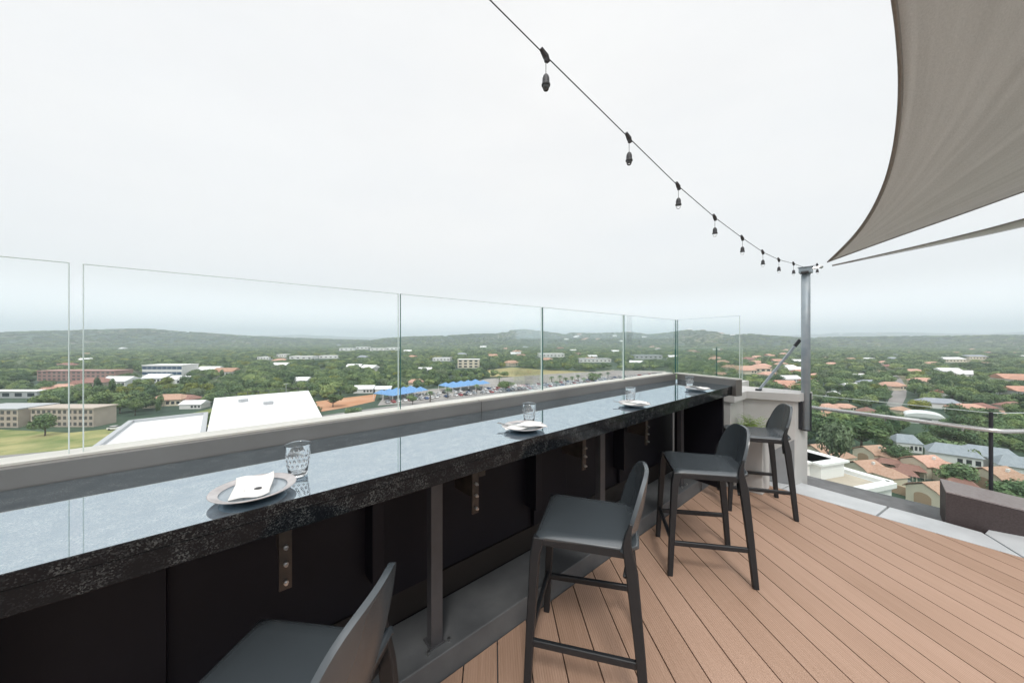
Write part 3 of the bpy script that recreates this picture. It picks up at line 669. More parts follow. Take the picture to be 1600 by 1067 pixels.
# ------------------------------------------------------------------ trees
def crown_bm(rs, lobes, nleaf, size, leaf, squash=.75):
    """leaf clumps through the volume of several lobes"""
    bm = BM(); cs = []
    for i in range(lobes):
        a = rs.uniform(0, 6.28); r_ = size * rs.uniform(.1, .62) if i else 0
        cs.append((Vector((r_ * math.cos(a), r_ * math.sin(a), rs.uniform(-.25, .45) * size * squash)), size * rs.uniform(.36, .58)))
    for i in range(nleaf):
        c, r_ = rs.choice(cs)
        d = Vector((rs.gauss(0, 1), rs.gauss(0, 1), rs.gauss(0, 1))).normalized(); rad_ = r_ * (rs.random() ** .28) * rs.uniform(.85, 1.12)
        p = c + Vector((d.x * rad_, d.y * rad_, d.z * rad_ * squash))
        nn = (d + Vector((rs.gauss(0, .45), rs.gauss(0, .45), rs.gauss(.25, .45)))).normalized()
        u = nn.orthogonal().normalized(); v_ = nn.cross(u); an = rs.uniform(0, 3.14); u, v_ = u * math.cos(an) + v_ * math.sin(an), v_ * math.cos(an) - u * math.sin(an)
        s = leaf * rs.uniform(.6, 1.4)
        pts = [p + u * s, p + v_ * s * .6 + nn * s * .15, p - u * s, p - v_ * s * .6 + nn * s * .15]
        bm.faces.new([bm.verts.new(q) for q in pts])
    return bm
def trunk_bm(rs, h, r0, spread):
    bm = BM(); tube(bm, [(0, 0, -1), (.1, 0, h * .5), (rs.uniform(-.2, .2), .1, h)], [r0, r0 * .8, r0 * .6], 7)
    for i in range(4):
        a = i * 1.6 + rs.random(); tube(bm, [(0, 0, h * .75), (spread * .4 * math.cos(a), spread * .4 * math.sin(a), h * 1.15), (spread * .7 * math.cos(a), spread * .7 * math.sin(a), h * 1.5)], [r0 * .5, r0 * .3, r0 * .12], 5)
    return bm
TP = {}
def proto(key, matk, seed, lobes, nleaf, size, leaf, h, squash):
    rs = random.Random(seed); t = thing('tree', 'x', 'tree', group='trees')
    c = obj('crown', crown_bm(rs, lobes, nleaf, size, leaf, squash), M[matk], t); c.location = (0, 0, h)
    obj('trunk', trunk_bm(rs, h * .62, .26, size), M['bark'], t); TP[key] = t
proto('dark broad', 'tree_a', 1, 9, 2600, 4.6, .36, 5.2, .72)
proto('green round', 'tree_b', 2, 7, 2400, 4.0, .34, 4.8, .85)
proto('yellow green', 'tree_c', 3, 8, 2200, 3.8, .34, 4.6, .8)
proto('dark loose', 'tree_a', 4, 12, 2300, 5.0, .38, 5.4, .6)
proto('mid green broad', 'tree_b', 5, 11, 2600, 4.8, .36, 5.2, .68)
proto('pale grey green', 'tree_d', 6, 9, 2000, 3.9, .34, 5.0, .95)
proto('tall narrow dark', 'tree_a', 7, 5, 1700, 2.1, .30, 6.2, 2.3)
tused = set()
def tree(k, p, s, lab, grp, rz=None):
    rz = rr.uniform(0, 6.28) if rz is None else rz
    if k in tused: t = dup(TP[k], p, rz, s, lab, grp)
    else:
        tused.add(k); t = TP[k]; t.location = p; t.rotation_euler = (0, 0, rz); t.scale = s if hasattr(s, '__len__') else (s,) * 3; t['label'] = lab; t['group'] = grp
    return t
NT = 0
for px, py in ((1397, 632), (1404, 618), (1408, 606), (1402, 594)):
    keep(flat(px, py, GZ), 4.5, .16 * (EYE - GZ) * F / (py - CY), 3)
M['glass_green'] = glassmat('green tinted glass', (.955, .985, .975), boost=.3)
for poly in ([(486, 640), (596, 604), (640, 628), (500, 650)], [(486, 645), (640, 620), (800, 598), (1050, 575), (1062, 602), (600, 690), (480, 700)], [(-100, 645), (200, 655), (342, 630), (347, 650), (200, 725), (-100, 770)], [(1355, 790), (1388, 758), (1430, 758), (1520, 800), (1500, 830)]):
    PATCH.append([flat(px, py, GZ)[:2] for px, py in poly])
for k, px, py, s, lab in [('pale grey green', 1303, 744, (1.02, 1.02, 1.75), 'tall pale green tree rising beside the shade pole'), ('dark loose', 1402, 733, (.6, .6, .8), 'slim dark tree between the cream townhouses'),
                          ('dark broad', 1500, 764, (1.0, .85, .74), 'broad dark green clipped tree between the cream townhouses'), ('mid green broad', 1517, 728, (.42, .42, .6), 'small round topiary tree in front of the blue grey roof'),
                          ('dark broad', 1450, 706, (.85, .85, .68), 'wide dark green tree right of the small blue grey roof'), ('dark broad', 1588, 800, (.95, .95, .8), 'big dark tree cut by the right edge behind the brown box'),
                          ('green round', 1345, 702, (1.5, 1.5, 1.1), 'broad green tree behind the second row of townhouses'), ('mid green broad', 1300, 700, (1.4, 1.4, 1.2), 'green tree behind the tall pale one'),
                          ('green round', 520, 636, (1.2, 1.2, .9), 'round green tree right of the factory hall by the orange soil'), ('dark broad', 70, 681, (1.0, 1.0, 1.0), 'lone dark tree standing in the meadow'), ('dark loose', 552, 655, (.7, .7, .7), 'single small tree beside the highway'),
                          ('dark loose', 645, 633, (.7, .7, .7), 'small dark tree on the verge below the canopies'), ('mid green broad', 790, 612, (1.2, 1.2, .9), 'green tree at the edge of the parking lot in mid view'), ('dark broad', 928, 600, (1.6, 1.6, 1.1), 'wide dark green tree in the middle of the parking lot')]:
    p = flat(px, py, GZ); tree(k, p, s, lab, 'single trees near the terrace'); NT += 1; keep(p, 3, 3, 3)
# palms by the highway
pt = thing('palm_tree', 'x', 'palm tree', group='palms along the highway'); bm = BM(); tube(bm, [(0, 0, -1), (.1, 0, 3), (.05, .1, 6)], [.35, .28, .22], 8); obj('trunk', bm, M['bark'], pt)
bm = BM()
for i in range(26):
    a = i * 2.4; el = .9 - (i % 5) * .35; prev = None
    for q_ in range(5):
        u = q_ / 4; c = Vector((math.cos(a) * 2.6 * u * math.cos(el * (1 - u)), math.sin(a) * 2.6 * u * math.cos(el * (1 - u)), 6 + 1.7 * math.sin(el) * u - 1.9 * u * u)); wd = .35 * (1 - .75 * u)
        s_ = Vector((-math.sin(a), math.cos(a), 0)) * wd; cur = (bm.verts.new(c - s_), bm.verts.new(c + s_))
        if prev: bm.faces.new((prev[0], prev[1], cur[1], cur[0]))
        prev = cur
obj('crown', bm, M['tree_a'], pt); first = True
for px, py in [(862, 600), (875, 598), (884, 602), (894, 600), (903, 597), (912, 602), (870, 609), (938, 594), (950, 592), (780, 599), (745, 615), (700, 622), (672, 628)]:
    p = flat(px, py, GZ)
    if first: pt.location = p; first = False; c = pt
    else: c = dup(pt, p, px)
    c['label'] = 'small palm tree in the planting beside the distant highway'
# lamp mast left of centre
p = flat(447, 640, GZ); bm = BM(); tube(bm, [p, p + Vector((0, 0, 13))], [.22, .12], 8); box(bm, p + Vector((0, 0, 13)), (2.2, .5, .2), .3)
tag(obj('lamp_mast', bm, M['greyedge']), 'tall pale lamp mast behind the right end of the factory hall', 'lamp mast')
KEEP.append((*vf(p.x, p.y), 1, 20, 2))

# nearest trees one by one, in concentric bands; then the rest as one wood
kinds = list(TP); cand = []
rt = random.Random(5)
while len(cand) < 286:
    d = 62 + 215 * rt.random() ** .8; px = rt.uniform(-150, 1700)
    if px < 1050 and rt.random() < .45: px = rt.uniform(1180, 1700)
    p = at(px, d, GZ)
    if blocked(p.x, p.y, 4.5) or any((p - c).length < 6.6 for c in cand): continue
    if d < 110 and px < 1150 : continue
    cand.append(p)
for p in cand:
    k = rt.choices(kinds, [5, 4, 1.1, 3, 4, 1.6, 1.1])[0]; X = vf(p.x, p.y)[1]; s = rt.uniform(.75, 1.3) * (.82 if X > 60 else 1)
    tree(k, p, (s * rt.uniform(.9, 1.15), s * rt.uniform(.9, 1.15), s * rt.uniform(.8, 1.15)), '%s tree in the woods %s' % (k, 'below the balustrade on the right' if X > 60 else 'beyond the glass panels'), 'trees below the balustrade' if X > 60 else 'trees beyond the glass panels', rt.uniform(0, 6.28))

bmi = BM(); bmesh.ops.create_icosphere(bmi, subdivisions=2, radius=1); bmi.verts.ensure_lookup_table()
IV = np.array([v.co[:] for v in bmi.verts]); IF = np.array([[v.index for v in f.verts] for f in bmi.faces]); bmi.free()
pos = []; cell = {}
def too_close(x, y, r):
    g_ = 30; cx, cy = int(x // g_), int(y // g_)
    for i in (-1, 0, 1):
        for j in (-1, 0, 1):
            for (a, b_, c) in cell.get((cx + i, cy + j), ()):
                if (a - x) ** 2 + (b_ - y) ** 2 < (.62 * (r + c)) ** 2: return True
    return False
for p in cand: cell.setdefault((int(p.x // 30), int(p.y // 30)), []).append((p.x, p.y, 3.5))
KA = KEEP
tries = 0; rq = random.Random(3)
KN = np.array(KEEP)
def blocked_fast(x, y, rr_):
    d, X = vf(x, y)
    if d < 5: return False
    m1 = (KN[:, 0] - KN[:, 3] - rr_ < d) & (d < KN[:, 0] + KN[:, 4] + rr_) & (np.abs(X - KN[:, 1] * (d / KN[:, 0])) < KN[:, 2] + rr_ * .6)
    if m1.any(): return True
    if d < 700:
        for pp in PATCH:
            if inpoly(x, y, pp): return True
    return False
while len(pos) < 17500 and tries < 150000:
    tries += 1
    d = 120 + 3050 * rq.random() ** 1.25; off_ = rq.uniform(-64, 100) if rq.random() < .5 else rq.uniform(-60, 60)
    rr_ = 3.2 + d * .0052; rr_ *= rq.uniform(.75, 1.3)
    p = Vector((d * math.cos(VIEW - R(off_)), d * math.sin(VIEW - R(off_)), 0))
    if too_close(p.x, p.y, rr_) or blocked_fast(p.x, p.y, rr_): continue
    cell.setdefault((int(p.x // 30), int(p.y // 30)), []).append((p.x, p.y, rr_)); pos.append((p.x, p.y, rr_))
me = bpy.data.meshes.new('woods'); me.from_pydata([(x, y, ground_z(x, y)) for x, y, r_ in pos], [], [])
for nm, tp in (('size', 'FLOAT_VECTOR'), ('turn', 'FLOAT_VECTOR'), ('kind_index', 'INT')): me.attributes.new(nm, tp, 'POINT')
SZ = []; TN = []; KI = []
for x, y, r_ in pos:
    q_ = r_ / 5.0; h_ = min(q_, 1.15) * rq.uniform(.85, 1.2); SZ += [q_ * rq.uniform(1.0, 1.3), q_ * rq.uniform(1.0, 1.3), h_]; TN += [0, 0, rq.uniform(0, 6.28)]; KI.append(rq.choices(range(7), [5, 4, 1.2, 3, 4, 1.5, .8])[0])
me.attributes['size'].data.foreach_set('vector', SZ); me.attributes['turn'].data.foreach_set('vector', TN); me.attributes['kind_index'].data.foreach_set('value', KI)
wo = link('woods', me); tag(wo, 'dense green woods covering the valley up to the hills', 'woods', kind='stuff')
ng = bpy.data.node_groups.new('woods', 'GeometryNodeTree'); ng.interface.new_socket('Geometry', in_out='INPUT', socket_type='NodeSocketGeometry'); ng.interface.new_socket('Geometry', in_out='OUTPUT', socket_type='NodeSocketGeometry')
gi, go = ng.nodes.new('NodeGroupInput'), ng.nodes.new('NodeGroupOutput'); iop = ng.nodes.new('GeometryNodeInstanceOnPoints'); jn = ng.nodes.new('GeometryNodeJoinGeometry')
for k in reversed(list(TP)):
    oi = ng.nodes.new('GeometryNodeObjectInfo'); oi.inputs['Object'].default_value = [c for c in TP[k].children if c.name.startswith('crown')][0]; oi.inputs['As Instance'].default_value = True
    tf = ng.nodes.new('GeometryNodeTransform'); tf.inputs['Translation'].default_value = (0, 0, 3.6); ng.links.new(oi.outputs['Geometry'], tf.inputs['Geometry'])
    gti = ng.nodes.new('GeometryNodeGeometryToInstance'); ng.links.new(tf.outputs[0], gti.inputs[0]); ng.links.new(gti.outputs[0], jn.inputs[0])
def att(nm, tp):
    a_ = ng.nodes.new('GeometryNodeInputNamedAttribute'); a_.data_type = tp; a_.inputs['Name'].default_value = nm; return [o for o in a_.outputs if o.enabled and o.name == 'Attribute'][0]
ng.links.new(gi.outputs[0], iop.inputs['Points']); ng.links.new(jn.outputs[0], iop.inputs['Instance']); iop.inputs['Pick Instance'].default_value = True
ng.links.new(att('kind_index', 'INT'), iop.inputs['Instance Index']); ng.links.new(att('turn', 'FLOAT_VECTOR'), iop.inputs['Rotation']); ng.links.new(att('size', 'FLOAT_VECTOR'), iop.inputs['Scale'])
ng.links.new(iop.outputs[0], go.inputs[0]); md = wo.modifiers.new('woods', 'NODES'); md.node_group = ng

# mast on the left hill
z_ = ground_z(*at(231, 3600)[:2]); a = at(231, 3600, z_ - 2)
bm = BM(); tube(bm, [a, a + Vector((0, 0, 75))], [3, 1.2], 6); tag(obj('radio_mast', bm, M['greyedge']), 'thin radio mast on top of the left hill', 'mast')

# ------------------------------------------------------------------ the terrace: deck, pavers, slab
BA = VIEW + R(3.0); bd = Vector((math.cos(BA), math.sin(BA), 0)); pd = Vector((math.sin(BA), -math.cos(BA), 0))
def clip(poly, p0, nrm):                     # keep the side where (p-p0).nrm <= 0
    o = []
    for i in range(len(poly)):
        a, c = poly[i], poly[(i + 1) % len(poly)]; da, dc = (a - p0).dot(nrm), (c - p0).dot(nrm)
        if da <= 0: o.append(a)
        if (da < 0) != (dc < 0): o.append(a.lerp(c, da / (da - dc)))
    return o
bm = BM(); tone = bm.verts.layers.float.new('tone'); uvl = bm.loops.layers.uv.new('UVMap')
off0 = (flat(1112, 1067)).dot(pd); pitch = .1512
rightedge = (Vector((4.09, -.52, 0)), Vector((1, -.088, 0)).normalized())
rb = random.Random(4)
for k in range(-45, 30):
    o0 = off0 + k * pitch + .003; o1 = o0 + pitch - .006
    cut = sorted([-7] + [rb.uniform(-3.5, -1.2)] + [9]); tn0 = rb.random()
    for s0, s1 in zip(cut, cut[1:]):
        P_ = [pd * o0 + bd * (s0 + .002), pd * o1 + bd * (s0 + .002), pd * o1 + bd * (s1 - .002), pd * o0 + bd * (s1 - .002)]
        P_ = clip(P_, Vector((0, 1.297, 0)), Vector((0, 1, 0)))
        if len(P_) > 2: P_ = clip(P_, *rightedge)
        if len(P_) > 2: P_ = clip(P_, Vector((0, -5, 0)), Vector((0, -1, 0)))
        if len(P_) > 2: P_ = clip(P_, Vector((-3.2, 0, 0)), Vector((-1, 0, 0)))
        if len(P_) < 3: continue
        tn = tn0 + rb.uniform(-.1, .1); nv = len(bm.verts)
        hi = [bm.verts.new((p.x, p.y, 0)) for p in P_]; lo = [bm.verts.new((p.x, p.y, -.023)) for p in P_]
        for v in hi + lo: v[tone] = .3 + .4 * tn
        fl = [bm.faces.new(hi)] + [bm.faces.new((lo[i], lo[(i + 1) % len(lo)], hi[(i + 1) % len(lo)], hi[i])) for i in range(len(lo))]
        for f in fl:
            for lp in f.loops: lp[uvl].uv = (lp.vert.co.dot(bd), lp.vert.co.dot(pd) + k * .0007)
struct('deck', bm, M['deck'])
bm = BM(); prism(bm, [(-3.3, -5.1), (3.9, -5.1), (4.4, -1.5), (4.95, -.5), (5.04, .70), (5.1, 1.72), (-3.3, 1.72)], -.45, -.06); struct('terrace_slab', bm, M['gutter'])
bm = BM()
def slabq(pts, z1=.001):
    c = sum((Vector((p[0], p[1], 0)) for p in pts), Vector()) / len(pts)
    pts = [c + (Vector((p[0], p[1], 0)) - c) * .992 for p in pts]; prism(bm, pts, -.055, z1)
def ie(y): return 4.09 + (y + .52) * .088 + .006
slabq([(ie(1.29), 1.29), (ie(.80), .80), (4.55, .74), (4.62, 1.29)]); slabq([(ie(.80), .79), (ie(.16), .16), (4.465, .10), (4.55, .73)])
slabq([(ie(.15), .15), (ie(-.52), -.52), (4.40, -.385), (4.432, -.2), (4.463, .09)])
slabq([(ie(-.53), -.53), (4.40, -.395), (4.50, -.42), (4.75, -1.2), (ie(-1.3), -1.3)]); slabq([(ie(-1.31), -1.31), (4.76, -1.21), (4.9, -1.6), (4.6, -2.6), (ie(-2.6), -2.6)])
struct('paving', bm, M['paver'], bev=.004)
# the tower that carries the terrace
bm = BM(); prism(bm, [(-3.2, -5), (3.8, -5), (4.3, -1.5), (4.85, -.5), (4.95, .65), (5.0, 1.65), (-3.2, 1.65)], GZ - 1, -.46)
t = thing('tower', 'concrete tower under the terrace, below the bar and the deck', 'building'); obj('wall', bm, M['concrete'], t)

# ------------------------------------------------------------------ parapet, capping and glass
t = thing('parapet_wall', 'black wall with a brown base strip under the granite counter', 'wall', (0, 0, 0))
bm = BM(); bx(bm, -3.2, 3.62, 1.60, 1.70, -.05, 1.0); obj('wall_panel', bm, M['black'], t)
bm = BM(); bx(bm, -3.2, 3.6, 1.588, 1.598, .112, .25); obj('base_strip', bm, M['brownband'], t)
for s in (-1.45, -.45, .56, 1.55, 2.56):
    bm = BM(); bx(bm, s - .05, s + .0, 1.50, 1.598, .40, .97); bx(bm, s + .003, s + .33, 1.572, 1.599, .26, .97); obj('wall_bracket', bm, M['black'], t, bev=.002)
t = thing('sill_capping', 'grey metal capping along the back of the granite counter, turning at the far corner', 'capping')
for a, c in ((-3.2, -.955), (-.952, 1.145), (1.148, 3.665)):
    bm = BM(); bx(bm, a, c, 1.585, 1.70, 1.0, 1.108); obj('cover', bm, M['sill'], t, bev=.003)
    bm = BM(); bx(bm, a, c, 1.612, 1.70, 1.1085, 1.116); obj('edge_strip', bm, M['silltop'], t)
C0, C1 = Vector((3.70, 1.62, 0)), Vector((3.505, .985, 0)); dC = (C1 - C0).normalized(); nC = Vector((-dC.y, dC.x, 0))
if nC.x < 0: nC = -nC
def quadbox(bm, a, c, w0, w1, z0, z1):       # box along a-c, from offset w0 to w1 outward
    prism(bm, [a + nC * w0, c + nC * w0, c + nC * w1, a + nC * w1], z0, z1)
bm = BM(); quadbox(bm, C0 + dC * .045, C1, -.005, .08, .96, 1.107); obj('cover', bm, M['sill'], t, bev=.003)
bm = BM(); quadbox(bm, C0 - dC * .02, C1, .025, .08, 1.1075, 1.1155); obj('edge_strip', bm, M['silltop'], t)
t = thing('outer_parapet', 'low parapet carrying the low glass panels beyond the far corner', 'wall')
bm = BM(); bx(bm, 3.63, 6.3, 1.60, 1.70, -.05, .84); obj('wall_panel', bm, M['concrete'], t)

def pane(name, label, a, c, z0, z1, th=.010, group=None, darkends=(1, 1)):
    a = Vector((a[0], a[1], 0)); c = Vector((c[0], c[1], 0)); d = (c - a).normalized(); n_ = Vector((-d.y, d.x, 0)) * th / 2
    t = thing(name, label, 'glass panel', (0, 0, 0), group=group)
    bm = BM(); e = .0012
    q = [a + d * e - n_, c - d * e - n_, c - d * e + n_, a + d * e + n_]
    lo = [bm.verts.new((p.x, p.y, z0)) for p in q]; hi = [bm.verts.new((p.x, p.y, z1 - e)) for p in q]
    bm.faces.new((lo[0], lo[1], hi[1], hi[0])); bm.faces.new((lo[2], lo[3], hi[3], hi[2]))
    obj('pane', bm, M['glass'], t)
    for end, (p, q_) in enumerate(((a, a + d * e), (c - d * e, c))):
        bm = BM(); prism(bm, [p - n_, q_ - n_, q_ + n_, p + n_], z0, z1); obj('edge', bm, M['glassedge' if darkends[end] else 'glassedge_light'], t)
    bm = BM(); prism(bm, [a + d * e - n_, c - d * e - n_, c - d * e + n_, a + d * e + n_], z1 - e, z1); obj('edge', bm, M['glassedge_light'], t)
    return t
labs = ['tall glass panel cut by the left edge of the photo', 'tall glass panel in front of the meadow and factory hall', 'tall glass panel in front of the blue canopies', 'tall glass panel in front of the central hills', 'last tall glass panel before the far corner of the counter']
for lab, a, c, de in zip(labs, (-1.36, -.303, .69, 1.70, 2.737), (-.329, .68, 1.69, 2.727, 3.785), ((0, 0), (0, 0), (1, 0), (1, 0), (1, 1))):
    pane('glass_panel', lab, (a, 1.636), (c, 1.636), 1.10, 1.685, group='tall glass panels behind the counter', darkends=de)
pane('glass_panel', 'short tall glass panel across the far end of the counter', (3.79, 1.62), (3.60, .985), 1.10, 1.685, group='tall glass panels behind the counter', darkends=(1, 0))
pane('glass_panel', 'low glass panel directly beyond the far corner of the counter', (3.80, 1.65), (5.05, 1.65), .84, 1.37, group='low glass panels beyond the corner')
pane('glass_panel', 'farther low glass panel beyond the corner', (5.06, 1.65), (6.15, 1.65), .84, 1.375, group='low glass panels beyond the corner', darkends=(1, 0))

# ------------------------------------------------------------------ the granite bar
t = thing('bar_counter', 'long polished black granite bar counter under the glass panels', 'counter')
bm = BM(); prism(bm, [(-3.2, 1.018), (3.525, 1.018), (3.69, 1.583), (-3.2, 1.583)], 1.020, 1.05); bm.faces.ensure_lookup_table()
for f in bm.faces:
    if abs(f.normal.z) < .5: f.material_index = 1
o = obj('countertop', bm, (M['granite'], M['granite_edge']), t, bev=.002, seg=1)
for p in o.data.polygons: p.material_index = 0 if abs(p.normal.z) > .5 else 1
bm = BM(); bx(bm, -3.2, 3.52, 1.021, 1.055, .972, 1.0195); prism(bm, [(3.495, 1.057), (3.525, 1.057), (3.64, 1.56), (3.61, 1.56)], .972, 1.0195); obj('edge_apron', bm, M['granite_edge'], t, bev=.002)
bm = BM(); bx(bm, -3.2, 3.49, 1.060, 1.55, 1.0, 1.0185); obj('subframe', bm, M['black'], t)
for s in (-1.8, -.53, .739, 2.0, 3.28):
    bm = BM(); bx(bm, s - .028, s + .028, 1.355, 1.395, .1105, .999); bx(bm, s - .036, s + .036, 1.345, 1.42, .1105, .117); o = obj('post', bm, M['post'], t, bev=.0015)
    bm = BM(); 
    for q in (-.05, .05): tube(bm, [(s + q, 1.34, .111), (s + q, 1.34, .124)], .007, 6)
    obj('bolt', bm, M['bolt'], o)
for i, s in enumerate((-1.45, -.62, .175, .935, 1.775, 2.58)):
    bm = BM(); bx(bm, s - .018, s + .018, 1.34, 1.35, .632, .999); bx(bm, s - .006, s + .006, 1.3505, 1.52, .70, .999)
    if i == 3: bx(bm, s + .020, s + .056, 1.338, 1.343, .80, .845)
    o = obj('bracket', bm, M['bracket'], t, bev=.001)
    for z in (.66, .72, .775, .85):
        bm = BM(); tube(bm, [(s, 1.339, z), (s, 1.328, z)], .0075, 6); tube(bm, [(s, 1.3385, z), (s, 1.320, z)], .0045, 8); obj('bolt', bm, M['bolt'], o)
bm = BM(); prism(bm, [(3.46, 1.08), (3.49, 1.08), (3.58, 1.55), (3.55, 1.55)], .112, .998); obj('end_panel', bm, M['black'], t)
bm = BM(); bx(bm, -3.2, 3.60, 1.303, 1.586, -.02, .11); tag(obj('foot_plinth', bm, M['ledge'], bev=.006), 'dark grey raised plinth running along the deck under the counter', 'plinth')

# ------------------------------------------------------------------ plates, napkins, tumblers
pl = thing('plate', 'x', 'plate', group='plates on the counter'); pl.scale = (.93, .93, 1)
bm = BM(); lathe(bm, [(0, .004), (.055, .004), (.066, .0055), (.078, .011), (.079, .0135), (.068, .0095), (.058, .0075), (0, .007)], 64); obj('dish', bm, M['plate'], pl, smooth=True)
bm = BM(); lathe(bm, [(.078, .011), (.0985, .0165), (.101, .0185), (.0995, .0205), (.096, .0195), (.0785, .0138)], 64); obj('rim', bm, M['platerim'], pl, smooth=True)
def napkin(p, rz, label, w_=.085, l_=.125, droop=0):
    bm = BM(); g = []
    for i in range(11):
        row = []
        for j in range(15):
            u, v = i / 10 - .5, j / 14 - .5; x, y = u * w_, v * l_; r_ = math.hypot(x, y)
            z = (.013 + .022 * max(0, v + .5) ** 1.5 if not droop else .009) + max(0, (r_ - .05)) * .25 + .003 * math.sin(7 * u + 3) + .0015 * math.sin(9 * v)
            if droop: z += .018 * math.exp(-((v + .15) * 5) ** 2) - max(0, abs(v) - .38) * .05
            row.append(bm.verts.new((x + .004 * math.sin(5 * v), y, z)))
        g.append(row)
    for i in range(10):
        for j in range(14): bm.faces.new((g[i][j], g[i + 1][j], g[i + 1][j + 1], g[i][j + 1]))
    t = thing('napkin', label, 'napkin', p, rz, 'napkins on the plates')
    o = obj('cloth', bm, M['napkin'], t, smooth=True); so_ = o.modifiers.new('s', 'SOLIDIFY'); so_.thickness = .0022; so_.offset = 1
    bm = BM(); arc = [(.012 * math.cos(a) - .006, -.005 + .016 * math.sin(a), .017 + .005 * math.sin(a * 2)) for a in np.linspace(-.6, 3.9, 14)]
    tube(bm, arc, .0016, 6); obj('twine', bm, M['white'], t)
    bm = BM(); bmesh.ops.create_icosphere(bm, subdivisions=2, radius=.006, matrix=Matrix.Translation((.012, -.008, .018)) @ Matrix.Diagonal((1.5, .6, .5, 1))); obj('leaf_charm', bm, M['post'], t)
    return t
def cutlery(p, rz, label):
    bm = BM(); bm2 = BM()
    t = thing('fork', label, 'fork', p, rz, 'forks on the plates')
    beam(bm, (0, -.085, .017), (0, .02, .013), .008, .003, .005, .003, side=(1, 0, 0)); obj('handle', bm, M['cutlery'], t)
    beam(bm2, (0, .02, .013), (0, .045, .012), .008, .003, .02, .003, side=(1, 0, 0))
    for k in range(4): beam(bm2, (-.0075 + .005 * k, .046, .012), (-.0075 + .005 * k, .085, .016), .0028, .002, side=(1, 0, 0))
    obj('tines', bm2, M['cutlery'], t)
def tumbler_bm():
    bm = BM(); lathe(bm, [(0, .0), (.023, .0), (.0245, .002), (.0268, .022), (.030, .05), (.0328, .078), (.034, .0925), (.0343, .094), (.0335, .0948), (.0326, .0925), (.0298, .066), (.0262, .030), (.0236, .013), (.020, .0105), (0, .0105)], 48)
    for k in range(14):                      # raised dots in three rows
        for r_, z in ((.0285, .034), (.0302, .048), (.0316, .062)):
            a = 2 * math.pi * (k + (.5 if z == .048 else 0)) / 14
            bmesh.ops.create_icosphere(bm, subdivisions=1, radius=.0040, matrix=Matrix.Translation((r_ * math.cos(a), r_ * math.sin(a), z)) @ Matrix.Rotation(a, 4, 'Z') @ Matrix.Diagonal((.35, 1, 1.15, 1)))
    return bm
spots_ = [((.077, 1.118), (.187, 1.192), 'grey blue plate nearest the camera on the counter'), ((1.060, 1.135), (1.168, 1.215), 'second plate from the left on the counter, its napkin hanging over the rim'),
          ((1.965, 1.105), (2.08, 1.195), 'third plate from the left on the counter'), ((2.98, 1.115), (3.13, 1.235), 'farthest plate near the corner of the counter')]
tum = None
for i, (pp, gp, lab) in enumerate(spots_):
    p = Vector((*pp, 1.051))
    q = pl if i == 0 else dup(pl, p)
    q.location = p; q['label'] = lab
    o_ = ['nearest the camera', 'second from the left', 'third from the left', 'farthest, near the corner']
    napkin(p + Vector((-.004, -.004, 0)), [R(-8), R(62), R(40), R(70)][i], 'folded white napkin with twine on the plate ' + o_[i], droop=i in (1, 2), w_=[.082, .085, .085, .085][i], l_=[.10, .19, .17, .15][i])
    if i in (1, 2): cutlery(p + Vector((-.045, .02, .008)), R(20), 'small steel fork beside the napkin on the plate ' + o_[i])
    g_ = Vector((*gp, 1.0505))
    if tum is None: tum = obj('tumbler', tumbler_bm(), M['tumbler'], smooth=True); tu = tum
    else: tu = tum.copy(); COL.objects.link(tu)
    tu.location = g_; tag(tu, 'clear dimpled drinking glass behind the plate ' + o_[i], 'drinking glass', 'drinking glasses on the counter')

